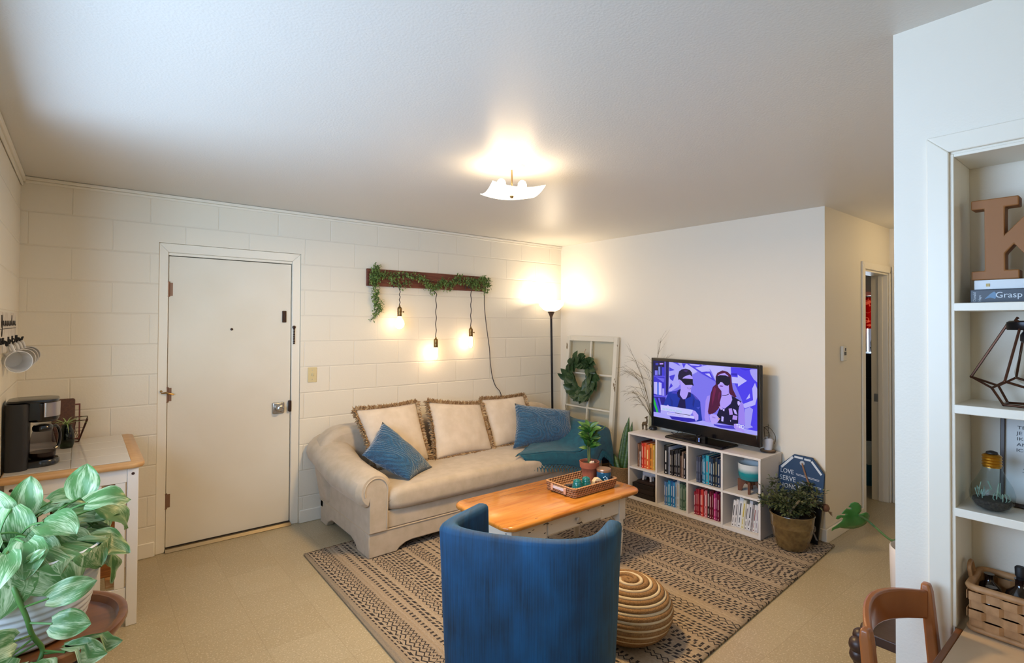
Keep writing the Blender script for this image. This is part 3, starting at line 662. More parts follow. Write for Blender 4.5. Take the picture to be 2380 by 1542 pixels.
AX0, AX1, AY0, AY1 = X0+.075, X1-.105, Y0+.065, Y1-.055
for x, y in ((AX0, AY0), (AX1-.06, AY0), (AX0, AY1-.06), (AX1-.06, AY1-.06)):
    g = G(); g.box((x, y, TZ-.20), (x+.06, y+.06, TZ-.0325)); c = V((x+.03, y+.03, 0))
    g.lathe([(.017, RZ), (.02, RZ+.03), (.024, .10), (.028, .16), (.022, .175), (.029, .19), (.023, .205), (.028, .22), (.028, TZ-.20)], c, 16); g.build('leg', m_dis, ct, smooth=40, bevel=.002)
g = G()
z0, z1 = TZ-.155, TZ-.033
DX0, DX1 = -2.03, -1.56
g.box((AX0+.06, AY0+.008, z0), (DX0-.003, AY0+.026, z1)); g.box((DX1+.003, AY0+.008, z0), (AX1-.06, AY0+.026, z1)); g.box((AX0+.06, AY0+.02, z0-.0), (AX1-.06, AY0+.03, z0+.012))
g.box((AX0+.06, AY1-.026, z0), (AX1-.06, AY1-.008, z1)); g.box((AX0+.008, AY0+.06, z0), (AX0+.026, AY1-.06, z1)); g.box((AX1-.026, AY0+.06, z0), (AX1-.008, AY1-.06, z1))
g.build('apron', m_dis, ct, bevel=.002)
g = G(); g.box((DX0, AY0+.002, z0+.014), (DX1, AY0+.022, z1-.003)); dw = g.build('drawer', m_dis, ct, bevel=.004)
g = G(); g.lathe([(.007, 0), (.007, .010), (.014, .016), (.016, .024), (.010, .029)], ((DX0+DX1)/2, AY0+.002, (z0+z1)/2), 16, (0,-1,0)); g.build('knob', M('painted_knob', '#b7ad9c', .4), dw)
# woven tray
def weave_mat(name, a, b_, s=1):
    m = M(name, a, .75); x = NX(m); bs = x.n['Principled BSDF']; vec, o = x.xyz()
    h = x.m('MULTIPLY', x.m('ADD', o[0], o[1]), 125*s); z = x.m('MULTIPLY', o[2], 150*s)
    w = x.m('MULTIPLY', x.m('SINE', x.m('ADD', h, z)), x.m('SINE', x.m('SUBTRACT', x.m('MULTIPLY', z, 2), h)))
    h2 = x.m('MULTIPLY', x.m('SUBTRACT', o[0], o[1]), 125*s); w2 = x.m('MULTIPLY', x.m('SINE', x.m('ADD', h2, z)), x.m('SINE', x.m('SUBTRACT', x.m('MULTIPLY', z, 2), h2)))
    w = x.m('MAXIMUM', w, w2)
    col = x.mix(x.m('MULTIPLY', x.m('ADD', w, .6), .8), b_, a); x.l.new(col, bs.inputs['Base Color'])
    bp = x.n.new('ShaderNodeBump'); bp.inputs['Strength'].default_value = .9; bp.inputs['Distance'].default_value = .004; x.l.new(w, bp.inputs['Height']); x.l.new(bp.outputs[0], bs.inputs['Normal']); return m
m_rat = weave_mat('rattan', '#b98d66', '#5d3a22')
ty = thing('woven_tray', 'rectangular woven rattan tray on the coffee table', 'tray', (-1.53, -1.785, TZ+.0006))
g = G(); Tx0, Tx1, Ty0, Ty1 = -1.755, -1.325, -1.925, -1.645; zb, zt = TZ+.001, TZ+.062
out = [(e, z) for e, z in ((.012, zb), (.004, zb+.02), (0, zt-.004), (-.002, zt), (.010, zt+.003), (.014, zt-.004), (.018, zb+.02), (.024, zb+.006))]
g.rings([rbox(Tx0+e, Ty0+e, Tx1-e, Ty1-e, .03, z, 5) for e, z in out]); g.build('basket', m_rat, ty, smooth=40)
g = G(); x = Tx0-.004
for ya, yb in ((-1.735, -1.715), (-1.855, -1.835)): g = G(); g.box((x-.006, ya, zt-.045), (x+.004, yb, zt-.005)); g.build('handle_wrap', M('rattan_wrap', '#c79a80', .7), ty, bevel=.003)
g = G(); g.box((x-.002, -1.835, zt-.030), (x+.008, -1.735, zt-.014)); g.build('handle_slot', M('handle_slot', '#c8c3cf', .6), ty)
TB = zb+.0066
# potted plant in terracotta
m_ter = M('terracotta', '#a05a40', .8, var=('#8f4c36', 16), bump=(60, .15)); m_soil = M('soil', '#2a1d15', 1, bump=(90, .8)); m_plant = M('glossy_leaf', '#284e20', .4, var=('#3d6a2a', 20))
pp = thing('potted_plant', 'leafy plant in a terracotta pot standing in the tray', 'potted plant', (-1.405, -1.73, TB))
c = (-1.405, -1.73, TB)
g = G(); g.lathe([(.043, .001), (.050, .05), (.058, .098), (.060, .100), (.066, .102), (.070, .143), (.065, .143), (.061, .125), (.02, .122)], c, 28); g.build('pot', m_ter, pp, smooth=45)
g = G(); g.lathe([(.061, .126), (.03, .130), (.002, .132)], c, 20); g.build('soil', m_soil, pp)
g = G()
for dx, dy, h in ((0,0,.34),(.012,.004,.30),(-.012,.006,.28)):
    g.tube(spline([(c[0]+dx*.5, c[1]+dy, c[2]+.125), (c[0]+dx, c[1]+dy, c[2]+.22), (c[0]+dx*.6, c[1]+dy*.5, c[2]+h)], 4), [.010]*3+[.0075]*4+[.005]*2 if dx == 0 else .0035, 7)
g.tube(spline([(c[0], c[1], c[2]+.29), (c[0]+.05, c[1]-.03, c[2]+.345), (c[0]+.085, c[1]-.055, c[2]+.365)], 4), .0028, 6); g.build('stems', M('green_stem', '#4c5d34', .6), pp)
g = G(); rg = random.Random(5)
for k in range(60):
    z = c[2]+.23+.15*rg.random()**.8; a = k*2.4; d = V((cos(a), sin(a), rg.uniform(.1,.9))); g.leaf((c[0]+.006*cos(a), c[1]+.006*sin(a), z), d, rg.uniform(.065,.095), .028, upv=(-.6, -.55, .6), bend=.4, n=4)
for k in range(5): a = k*1.256; g.leaf((c[0], c[1], c[2]+.335), (cos(a)*.5, sin(a)*.5, 1), .075, .024, bend=.3, n=4)
g.leaf((c[0]+.085, c[1]-.055, c[2]+.365), (.4,-.3,.8), .03, .028, bend=.2, n=4)
g.leaf((c[0]+.04, c[1]-.025, c[2]+.335), (-.2,-.3,.8), .05, .02, bend=.2, n=4); g.build('leaves', m_plant, pp, smooth=60)
g = G(); g.ball((c[0]-.012, c[1]-.034, c[2]+.139), (.020, .017, .013), 12, 8); p_ = g.build('pebble', M('pebble', '#b9a48f', .7), pp)
g = G()
for s_ in (-1, 1): g.tube([(c[0]-.024, c[1]-.044, c[2]+.146-s_*.005), (c[0]-.002, c[1]-.044, c[2]+.146+s_*.005)], .003, 6)
g.build('painted_mark', M('chalk_white', '#e8e6ea', .7), p_)
# candle jar
cj = thing('candle_jar', 'blue candle jar with a metal lid in the tray', 'candle', (-1.385, -1.845, TB)); c = (-1.385, -1.845, TB)
g = G(); g.lathe([(.044, .001), (.049, .007), (.049, .088), (.047, .094), (.042, .094)], c, 28); g.build('jar', M('blue_glass_jar', '#0a4a70', .15, coat=.5), cj, smooth=50)
g = G(); g.lathe([(.0495, .0945), (.050, .098), (.050, .110), (.047, .114), (.002, .1145)], c, 28); g.build('lid', M('copper_lid', '#b58f78', .3, .8), cj, smooth=40)
g = G()
for a, z in ((0, .05), (.14, .056), (.28, .048), (.08, .038), (.22, .036), (.36, .041)): 
    th_ = R(232)+a*1.5-.2; g.ball((c[0]+.0495*cos(th_), c[1]+.0495*sin(th_), c[2]+z*1.25), (.0055, .0055, .0045), 8, 6)
g.build('dots', M('pale_blue_dots', '#9fd0ee', .5), cj)
m_ins = M('aqua_glass', '#0b7d80', .08, trans=.35, ior=1.45, coat=.5)
def insulator(x, y, label):
    t = thing('glass_insulator', label, 'glass insulator', (x, y, TB), 0, 'aqua glass insulators in the tray')
    g = G(); g.lathe([(0.0354, 0.0013), (0.0366, 0.0154), (0.0354, 0.0384), (0.0330, 0.0410), (0.0348, 0.0448), (0.0319, 0.0474), (0.0336, 0.0512), (0.0307, 0.0538), (0.0324, 0.0589), (0.0295, 0.0627)], (x, y, TB), 24); g.build('skirt', m_ins, t, smooth=60)
    g = G(); g.lathe([(0.0295, 0.0630), (0.0307, 0.0691), (0.0260, 0.0742), (0.0271, 0.0806), (0.0248, 0.0883), (0.0153, 0.0947), (0.0024, 0.0973)], (x, y, TB), 24); g.build('crown', m_ins, t, smooth=60)
insulator(-1.670, -1.868, 'aqua glass insulator nearer the front corner of the tray')
insulator(-1.585, -1.866, 'aqua glass insulator between its twin and the small box')
m_rem = M('remote_black', '#15131a', .35)
def remote(c, L, w, h, a, label, tilt=0):
    t = thing('remote_control', label, 'remote control', c, a, 'remote controls in the tray')
    g = G(); g.box((-L/2, -w/2, .0), (L/2, w/2, h)); g.build('body', m_rem, t, local=True, bevel=.006)
    g = G()
    for i in range(7):
        for j in (-1, 0, 1): g.box((-L*.4+i*L*.11, j*w*.26-.003, h), (-L*.4+i*L*.11+.006, j*w*.26+.003, h+.0015))
    g.build('buttons', M('remote_keys', '#6b6470', .6), t, local=True)
remote((-1.575, -1.765, TB+.001), .17, .045, .022, R(-14), 'long black remote lying nearer the sofa in the tray')
remote((-1.62, -1.805, TB+.001), .15, .035, .016, R(-14), 'slim black remote behind the left insulator')
g = G(); g.box((-1.73, -1.875, TB+.0005), (-1.655, -1.70, TB+.010)); g.box((-1.725, -1.86, TB+.010), (-1.66, -1.80, TB+.014)); o = g.build('note_pad', M('cream_paper', '#e2d9c0', .8), None, bevel=.001); tag(o, 'cream note pads lying flat inside the tray', 'note pad')
bx = thing('patterned_box', 'small patterned octagonal box standing in the tray', 'box', (-1.495, -1.882, TB), R(-20))
g = G(); g.T = Mx.Scale(1.25, 4); g.rings([[V((.028*cos(R(22.5+45*k))*1.0, y, .032+.031*sin(R(22.5+45*k)))) for k in range(8)] for y in (-.014, .014)]); b2 = g.build('body', M('box_cream', '#d8c7a8', .6), bx, local=True, bevel=.002)
g = G(); g.T = Mx.Scale(1.25, 4)
for i in range(3):
    for j in range(2): g.box((-.019+i*.014, -.0155, .014+j*.019), (-.008+i*.014, -.0142, .029+j*.019))
for j in range(3): g.box((.0262, -.009+j*.007, .02), (.0285, -.005+j*.007, .046))
g.build('print', M('box_print', '#5d4433', .6, var=('#a8663c', 90)), bx, local=True)
for i, (x, y, cc) in enumerate(((-1.352, -1.79, '#c77f6e'), (-1.345, -1.815, '#d49a8a'))):
    g = G(); g.box((x-.006, y-.025, TB), (x+.006, y+.025, TB+.105-.008*i), Mx.Rotation(R(-30), 3, 'Z')); o = g.build('coaster', M('pink_card_%d' % i, cc, .7), None, bevel=.003)
    tag(o, ('taller' if i == 0 else 'shorter')+' pink card standing behind the blue candle jar', 'card', 'pink cards in the tray')

# ================================================================ blue barrel armchair
def velvet():
    m = M('blue_velvet', '#0d4f7c', .7, sheen=.35); x = NX(m); b = x.n['Principled BSDF']; vec, o = x.xyz()
    b.inputs['Sheen Tint'].default_value = (*lin('#4fa0c0'), 1); b.inputs['Sheen Roughness'].default_value = .35
    st = x.noise(x.comb(x.m('MULTIPLY', x.m('SUBTRACT', o[0], o[1]), 120), x.m('MULTIPLY', x.m('SUBTRACT', o[0], o[1]), 60), x.m('MULTIPLY', o[2], 5)), 1, 2)
    bl = x.noise(x.comb(x.m('MULTIPLY', o[0], 8), x.m('MULTIPLY', o[1], 8), x.m('MULTIPLY', o[2], 5)), 1, 4)
    f = x.m('ADD', x.m('MULTIPLY', st, .5), x.m('MULTIPLY', bl, .9)); f = x.m('MULTIPLY', x.m('SUBTRACT', f, .45), 1.9)
    col = x.mix(f, '#00243a', '#004c7a'); x.l.new(col, b.inputs['Base Color'])
    bp = x.n.new('ShaderNodeBump'); bp.inputs['Strength'].default_value = .3; bp.inputs['Distance'].default_value = .003; x.l.new(st, bp.inputs['Height']); x.l.new(bp.outputs[0], b.inputs['Normal']); return m
m_vel = velvet()
ac = thing('armchair', 'blue velvet barrel armchair seen from behind on the rug', 'armchair', (-2.62, -2.50, RZ))
cen = V((-2.62, -2.52, 0))
outer = spline([(-2.745,-2.262,0),(-2.85,-2.298,0),(-2.97,-2.345,0),(-3.03,-2.395,0),(-3.015,-2.475,0),(-2.945,-2.60,0),(-2.853,-2.735,0),(-2.75,-2.84,0),(-2.64,-2.898,0),(-2.535,-2.895,0),(-2.455,-2.862,0),(-2.40,-2.832,0)], 4)
inner = spline([(-2.713,-2.312,0),(-2.80,-2.344,0),(-2.90,-2.378,0),(-2.947,-2.412,0),(-2.945,-2.487,0),(-2.90,-2.582,0),(-2.82,-2.69,0),(-2.735,-2.785,0),(-2.64,-2.838,0),(-2.57,-2.832,0),(-2.50,-2.803,0),(-2.43,-2.772,0)], 4)
def sc(p, k, z): q = cen+(p-cen)*k; return V((q.x, q.y, z))
g = G(); ring = outer+inner[::-1]; H_ = .74
lev = [(.925, .075), (.94, .2), (.965, .4), (.985, .6), (1.0, H_-.02)]
secs = []
for i in range(len(outer)):
    o_, i_ = outer[i], inner[i]; pr = [sc(o_, k, z) for k, z in lev]
    d = (i_-o_); pr += [V((o_.x, o_.y, H_-.008))+d*.06, V((o_.x, o_.y, H_))+d*.22, V((o_.x, o_.y, H_+.002))+d*.5, V((o_.x, o_.y, H_))+d*.8, V((o_.x, o_.y, H_-.012))+d*.97]
    pr += [sc(i_, 1.0, H_-.03), sc(i_, .98, .5), sc(i_, .95, .25), sc(i_, .935, .075)]; secs.append(pr)
g.rings(secs); g.build('backrest', m_vel, ac, smooth=60, bevel=.008)
g = G(); sp = [sc(p, .985, 0) for p in inner]; front = [V((-2.41,-2.70,0)), V((-2.42,-2.58,0)), V((-2.48,-2.46,0)), V((-2.58,-2.36,0))]
pl_ = sp+front
g.rings([[V((p.x, p.y, z)) for p in [cen+(q-cen)*k for q in pl_]] for k, z in ((.90, .09), (.935, .12), (.94, .30), (.94, .40), (.93, .44), (.88, .455))]); g.build('seat', m_vel, ac, smooth=60)
for x, y in ((-2.86, -2.43), (-2.66, -2.72), (-2.48, -2.62), (-2.62, -2.42)):
    g = G(); g.lathe([(.014, RZ), (.022, .08), (.024, .0895)], (x, y, 0), 12); g.build('leg', M('dark_leg', '#2a1a12', .4), ac)

# ================================================================ spiral pouf
pf = thing('pouf', 'round jute pouf with a spiral of cream braid', 'pouf', (-2.02, -2.56, RZ))
m_jute = M('jute_braid', '#9a7850', .9, var=('#7d5e3b', 160), bump=(200, .8)); m_cream = M('cream_braid', '#cfc0a4', .9, bump=(200, .6))
pc_ = V((-2.02, -2.56, 0)); rx, hz = .212, .28
def pfp(s_):
    """profile point by arclength fraction from the top pole down"""
    a = s_*R(158); return rx*sin(a)**.8, RZ+.135+(.132 if a < pi/2 else .142)*cos(a)
for kind, mt, ph, rad in (('jute_coil', m_jute, 0, .0128), ('cream_coil', m_cream, .5, .0090)):
    g = G(); pts = []; turns = 11.0; n = int(turns*40)
    for k in range(n+1):
        t = k/n; s_ = (t*turns+ph)/(turns+.5); r_, z_ = pfp(min(1, s_)); a = 2*pi*t*turns+2.2
        pts.append((pc_.x+max(.004, r_)*cos(a), pc_.y+max(.004, r_)*sin(a), max(z_, RZ+rad)))
    g.tube(pts, rad, 6); g.build(kind, mt, pf, smooth=180)
g = G(); g.lathe([(pfp(1-i/16)[0]*.97+.001, max(RZ+.001, pfp(1-i/16)[1])) for i in range(16)], pc_, 28); g.build('body', m_jute, pf)
# ================================================================ white cube bookshelf
m_mel = M('white_melamine', '#d9d5d2', .45)
bs = thing('bookshelf', 'low white eight-cube bookshelf under the television', 'bookshelf', (-.19, -1.83, RZ))
BX0, BX1, BY0, BY1, BT = -.355, -.02, -1.232, -2.430, .600
t = .016; MID = .302
g = G(); g.box((BX0, BY1-.002, BT-t), (BX1, BY0+.002, BT)); g.build('top', m_mel, bs, bevel=.0015)
for i in range(5):
    y = BY0-(BY0-BY1)*i/4; y0 = min(BY0-t, max(BY1, y-t/2)); g = G(); g.box((BX0, y0, RZ), (BX1, y0+t, BT-t)); g.build('side_panel' if i in (0, 4) else 'divider', m_mel, bs, bevel=.001)
CW = (BY0-BY1)/4
for i in range(4):
    ya = BY0-CW*i-(t if i == 0 else t/2); yb = BY0-CW*(i+1)+(t if i == 3 else t/2)
    g = G(); g.box((BX0+.001, yb, MID-t), (BX1, ya, MID)); g.build('shelf', m_mel, bs, bevel=.001)
    g = G(); g.box((BX0+.001, yb, RZ+.0), (BX1, ya, RZ+.026)); g.build('shelf', m_mel, bs, bevel=.001)
g = G(); g.box((BX1-.005, BY1+t, RZ+.026), (BX1-.001, BY0-t, BT-t)); g.build('back_panel', m_mel, bs)
for x, z in ((BX0+.02, BT-.012), (BX1-.03, BT-.012)):
    g = G(); g.lathe([(.004, 0), (.004, .0012)], (x, BY1-.0002, z), 10, (0,-1,0)); g.build('screw', m_steel, bs)
FLOORZ = {0: MID, 1: RZ+.026}
m_page = M('book_pages', '#cfc4ae', .9)
ORD = ['first', 'second', 'third', 'fourth', 'fifth', 'sixth', 'seventh', 'eighth', 'ninth', 'tenth', 'eleventh', 'twelfth', 'thirteenth', 'fourteenth']
COLN = ['first', 'second', 'third', 'fourth']
def book(w, h, d, col, tcol, pos, rx, label, grp):
    b = thing('book', label, 'book', pos, 0, grp); b.rotation_euler = (rx, 0, 0)
    mc = M('cover_'+col, col, .5)
    g = G(); cv = .0016
    g.rings([[V((0, -w*.12, z)), V((-.0025, -w*.5, z)), V((0, -w*.88, z)), V((.003, -w, z)), V((d, -w, z)), V((d, -w+cv, z)), V((.006, -w+cv, z)), V((.004, -w*.5, z)), V((.006, -cv, z)), V((d, -cv, z)), V((d, 0, z)), V((.003, 0, z))] for z in (0, h)])
    g.build('cover', mc, b, local=True, smooth=40)
    g = G(); g.box((.0065, -w+cv+.0002, .004), (d-.004, -cv-.0002, h-.004)); g.build('pages', m_page, b, local=True)
    mt = M('print_'+tcol, tcol, .55); g = G()
    r = random.Random(int(abs(pos[1])*9999)); k = r.random()
    if w > .011:
        g.box((-.0032, -w*.62, h*.42), (-.0005, -w*.38, h*(.78+.1*k))); g.box((-.0032, -w*.58, h*.16), (-.0005, -w*.42, h*.34)); g.box((-.0032, -w*.65, h*.04), (-.0005, -w*.35, h*.08))
    else: g.box((-.0030, -w*.6, h*.3), (-.0005, -w*.4, h*.8))
    g.build('spine_print', mt, b, local=True)
    return b
def cell(col, row, items, off, cname, lean=0, set_=.035):
    y = BY0-CW*col-(t if col == 0 else t/2)-off; z = FLOORZ[row]+.0006
    for i, (w, h, cw, col_, tc) in enumerate(items):
        w /= 1000; h /= 1000; y -= .0006
        rx = R(lean) if lean else 0
        hh = min(h, .255)
        r = random.Random(i*7+col*31+row)
        lbl = '%s book, %s from the left in the %s cube of the %s row' % (cw, ORD[i], COLN[col], 'upper' if row == 0 else 'lower')
        zz = z+(w*math.sin(rx) if rx else 0)
        book(w, hh, min(.15+.05*r.random(), .2), col_, tc, (BX0+set_+.012*r.random(), y, zz), rx, lbl, 'books in the white cube bookshelf')
        y -= w/cos(rx)
cell(0, 0, [(10,205,'thin brown','#6b4a3a','#2a1a14'),(12,198,'tan','#8a6650','#4a3020'),(12,135,'short grey','#c9c4c4','#7a6a66'),(14,228,'dark maroon','#5e2f28','#c9a080'),(20,215,'red','#c93a2c','#f0c8b0'),(28,220,'orange-red','#d2502c','#f0d0a0'),(36,212,'orange','#d8622a','#f4d890'),(28,226,'amber','#d98b2e','#3a2a20'),(15,216,'yellow','#d6b75c','#b06a3a')], .052, 'upper')
cell(1, 0, [(42,240,'thick black','#0f0f14','#d8d6d4'),(10,232,'pale blue-grey','#aeb6cc','#5a6076'),(20,205,'black','#16120f','#b8b0a8'),(18,208,'black','#110f12','#8f8880'),(24,214,'black','#0e0d0f','#d0c8bc'),(18,222,'black','#14121a','#c8c8d0'),(20,228,'black','#0b0b0d','#dcd8d4'),(15,178,'brown','#6b5044','#3e2c24'),(16,215,'taupe','#7d675a','#b8a898'),(22,205,'black','#150f14','#e2dce4')], .044, 'upper')
cell(2, 0, [(18,205,'grey-blue','#3c4358','#78809a'),(18,208,'slate','#3a4055','#707a94'),(10,212,'dark','#1c2230','#a0a8b8'),(18,222,'teal blue','#1a678f','#bfe0ee'),(12,205,'sky blue','#2a86aa','#e0f0f4'),(28,228,'striped teal','#2c9cb0','#e0502c'),(20,222,'navy','#16304e','#d8d4d0'),(18,215,'navy','#12304c','#8fb0c8'),(16,220,'black','#14181f','#c8c8b8'),(22,228,'dark blue','#18293e','#c8b878'),(20,218,'navy','#12284a','#dcd8c8')], .05, 'upper')
cell(1, 1, [(18,196,'blue','#4f76ae','#d4dcec'),(17,194,'steel blue','#3a7aaa','#e0e8f0'),(24,212,'bright blue','#1f84b6','#eef4f8'),(22,214,'royal blue','#2a62a2','#c8d8e8'),(20,208,'cyan','#2380c0','#dff0fa'),(16,216,'pale grey','#98a6b8','#68788a'),(26,236,'pale','#b9bfc4','#a89878'),(18,214,'grey-green','#566f62','#a8b8ac'),(15,212,'grey-green','#4a6657','#9ab0a0'),(19,210,'dark green','#3c5a45','#c0d0b8'),(12,190,'pale green','#8aa890','#4a6a50'),(26,206,'olive','#667252','#d8d8b0')], .046, 'lower')
cell(2, 1, [(12,180,'thin crimson','#8c1430','#e8c8d0'),(16,206,'crimson','#8a1028','#d8a0a8'),(16,208,'crimson','#9a1a2c','#e0b0a8'),(15,204,'dark red','#7c0f24','#c88890'),(22,214,'red','#c0302c','#f4d0c0'),(12,200,'pink','#c98e96','#6a2030'),(18,214,'rose','#c26a72','#f4dce0'),(20,220,'black and red','#1e0d12','#e8dcd8'),(18,218,'wine','#6a1028','#e0c0c8'),(14,228,'dark red','#5a0c1c','#c8a0a4'),(17,206,'magenta','#c02a7a','#f4c8e0'),(16,226,'plum','#7a1248','#e0b0c8'),(18,210,'maroon','#6c1030','#f0e0e4'),(17,222,'dark maroon','#4e0c1e','#c89a70')], .03, 'lower', 0)
cell(3, 1, [(22,200,'white','#d8d6d8','#3a3a40'),(18,212,'white','#dcdadc','#22222a'),(32,228,'large white','#d6d8da','#4a4c58'),(24,222,'cream','#d6d4c0','#c0a820'),(20,195,'white','#dad8d8','#5a5058'),(24,225,'white','#d2d2d6','#2a2e3a'),(14,200,'grey','#a8a2a4','#5a5458'),(18,204,'white','#dcdada','#803038'),(20,214,'white','#d8d8dc','#8a7a90')], .047, 'lower', 6)
# dark albums stacked in the lower left cube, white rhino on top
m_alb = [M('album_'+c, c, .45, bump=(70, .1)) for c in ('#1d1513', '#241a16', '#1a1412', '#2a1d19')]
zz = RZ+.0266
for i, (dx, y0, y1, h, lab) in enumerate(((.0,-1.268,-1.505,.040,'bottom dark album of the stack in the lower left cube'),(.006,-1.262,-1.490,.044,'second dark album from the bottom of the stack'),(.003,-1.266,-1.492,.036,'third dark album from the bottom of the stack'),(.02,-1.300,-1.485,.022,'small dark book on top of the album stack'))):
    a = thing('photo_album', lab, 'album', (BX0+.02+dx, (y0+y1)/2, zz), 0, 'dark albums stacked flat')
    x0 = BX0+.02+dx
    g = G(); g.box((x0, y1, zz), (x0+.20, y0, zz+.004)); g.box((x0, y1, zz+h-.004), (x0+.20, y0, zz+h)); g.lathe([(h/2, y0), (h/2, y1)], (x0+h*.3, 0, zz+h/2), 14, (0,1,0)) if False else g.box((x0-.004, y1, zz), (x0+.004, y0, zz+h))
    g.build('cover', m_alb[i], a, bevel=.002)
    g = G(); g.box((x0+.005, y1+.003, zz+.0042), (x0+.196, y0-.003, zz+h-.0042)); g.build('pages', M('album_pages', '#5a4a3c', .8), a)
    zz += h+.0004
def figurine(name, label, cat, mat, base, build, vox):
    g = G(); g.T = Mx.Translation(V(base)); build(g); o = g.build(name, mat, None, smooth=180)
    o.data.transform(Mx.Translation(-V(base))); o.location = base
    md = o.modifiers.new('blend', 'REMESH'); md.mode = 'VOXEL'; md.voxel_size = vox; md.use_smooth_shade = True
    sm = o.modifiers.new('soft', 'SMOOTH'); sm.factor = .5; sm.iterations = 3
    return tag(o, label, cat)
def rhino(g):   # body along -y, head towards -y
    g.ball((0, -.005, .062), (.026, .052, .027)); g.ball((0, -.045, .066), (.024, .03, .026)); g.ball((0, .03, .064), (.022, .022, .023))
    g.ball((0, -.075, .064), (.016, .022, .017)); g.ball((0, -.095, .056), (.011, .016, .011))
    g.tube([(0, -.100, .064), (0, -.106, .078)], [.006, .001], 8); g.tube([(0, -.088, .070), (0, -.090, .080)], [.004, .001], 8)
    for s in (-1, 1):
        g.ball((s*.012, -.066, .082), (.005, .003, .009), 8, 6)
        g.tube([(s*.014, -.038, .05), (s*.015, -.042, .02), (s*.015, -.040, .002)], [.013, .010, .011], 10)
        g.tube([(s*.013, .030, .05), (s*.014, .036, .026), (s*.014, .040, .002)], [.014, .010, .010], 10)
    g.tube([(0, .05, .07), (0, .056, .05)], [.003, .002], 6)
figurine('figurine', 'white rhino figurine standing on the dark albums', 'figurine', M('white_ceramic', '#c6c8d2', .35), (-.27, -1.385, zz+.0005), rhino, .0028)
def alpaca(g):  # stands facing the room corner, neck up
    k = 1.0
    g.ball((0, .0, .058), (.015, .026, .017)); g.ball((0, -.018, .066), (.012, .014, .015))
    g.tube([(0, -.022, .066), (0, -.028, .09), (0, -.026, .110)], [.011, .008, .007], 10)
    g.ball((0, -.018, .114), (.007, .012, .008)); g.ball((0, -.006, .111), (.005, .007, .005))
    for s in (-1, 1):
        g.tube([(s*.004, -.028, .118), (s*.005, -.038, .136)], [.004, .001], 6); g.tube([(s*.004, -.022, .118), (s*.004, -.020, .130)], [.004, .0015], 6)
        for y in (-.022, .018): g.tube([(s*.008, y, .05), (s*.008, y+.001, .02), (s*.008, y-.001, .0015)], [.006, .0042, .005], 8)
figurine('figurine', 'brown alpaca figurine on the left end of the bookshelf', 'figurine', M('carved_brown', '#463824', .6, var=('#5e4e34', 60)), (-.157, -1.262, BT+.0005), alpaca, .0020)
sp = thing('speaker', 'small round black speaker behind the left edge of the television', 'speaker', (-.085, -1.305, BT+.0004))
g = G(); g.lathe([(.030, 0), (.038, .008), (.036, .024), (.022, .036), (.004, .040)], (-.085, -1.305, BT+.0004), 20); g.build('body', M('speaker_black', '#17171b', .4), sp)
g = G(); g.ball((-.120, -1.300, BT+.016), .004, 8, 6); g.build('light', M('speaker_chrome', '#a8b0bc', .2, 1), sp)
# planter with ombre glaze on a wooden stand
cp = (-.22, -2.288, MID+.0006)
ws = thing('plant_stand', 'walnut plant stand in the upper right cube', 'plant stand', cp)
m_wal = M('walnut', '#5a3320', .5, var=('#6f4228', 30, (1, 1, .2)))
for a in (20, 110, 200, 290):
    d = V((cos(R(a)), sin(R(a)), 0)); s_ = V((-d.y, d.x, 0)); c = V(cp)
    g = G(); P = lambda r, z: c+d*r+V((0, 0, z))-s_*.009
    g.prism([P(.062, 0), P(.088, 0), P(.090, .09), P(.028, .09), P(.03, .062), P(.046, .050)], s_*.018); g.build('leg', m_wal, ws, bevel=.002)
g = G(); g.lathe([(.034, .058), (.034, .085)], cp, 14); g.build('hub', m_wal, ws)
gz = M('ombre_glaze', '#0d8a94', .25, coat=.3); x = NX(gz); b = x.n['Principled BSDF']; vec, o = x.xyz()
hh = x.m('ADD', o[2], x.m('MULTIPLY', x.noise(vec, 40), .012)); f1 = x.m('MULTIPLY', x.m('SUBTRACT', hh, .066), 30); f1 = x.m('MINIMUM', x.m('MAXIMUM', f1, 0), 1)
x.l.new(x.mix(f1, '#0d8a94', '#cfd6da'), b.inputs['Base Color'])
op = G(); op.lathe([(.060, .001), (.075, .008), (.079, .02), (.080, .024), (.084, .027), (.086, .05), (.088, .125), (.085, .126), (.082, .06), (.01, .03)], (0, 0, 0), 32)
o = op.build('planter', gz, None, smooth=50); o.location = (cp[0], cp[1], cp[2]+.0905); tag(o, 'round white and teal ombre planter on the walnut stand', 'planter')

# ================================================================ television
RZT = math.atan2(-.997, -.077)
tv = thing('television', 'flat screen television showing two blindfolded people, on the bookshelf', 'television', (-.185, -1.851, BT+.0006), RZT)
m_tvb = M('gloss_black_plastic', '#0c0b10', .18, coat=.3); m_tvm = M('matte_black_plastic', '#121114', .5)
TW, TZ0, TZ1 = .518, .050, .668
g = G(); g.box((-TW, .004, TZ0), (TW, .038, TZ1)); g.box((-.36, .038, .12), (.36, .062, .52)); g.build('housing', m_tvm, tv, local=True, bevel=.008)
g = G()
sx0, sx1, sz0, sz1 = -TW+.022, TW-.022, TZ0+.088, TZ1-.028
g.box((-TW, -.008, TZ0), (sx0, .0038, TZ1)); g.box((sx1, -.008, TZ0), (TW, .0038, TZ1)); g.box((sx0, -.008, sz1), (sx1, .0038, TZ1)); g.box((sx0, -.008, TZ0), (sx1, .0038, sz0)); g.build('bezel', m_tvb, tv, local=True, bevel=.003)
g = G(); g.box((-.045, -.006, .016), (.045, .03, TZ0+.02)); g.build('neck', m_tvb, tv, local=True, bevel=.004)
g = G(); g.rings([rbox(-.275+e, -.125+e, .275-e, .105-e, .012, z, 3) for e, z in ((0, 0), (0, .010), (.006, .018))]); g.build('stand', m_tvb, tv, local=True, smooth=40)
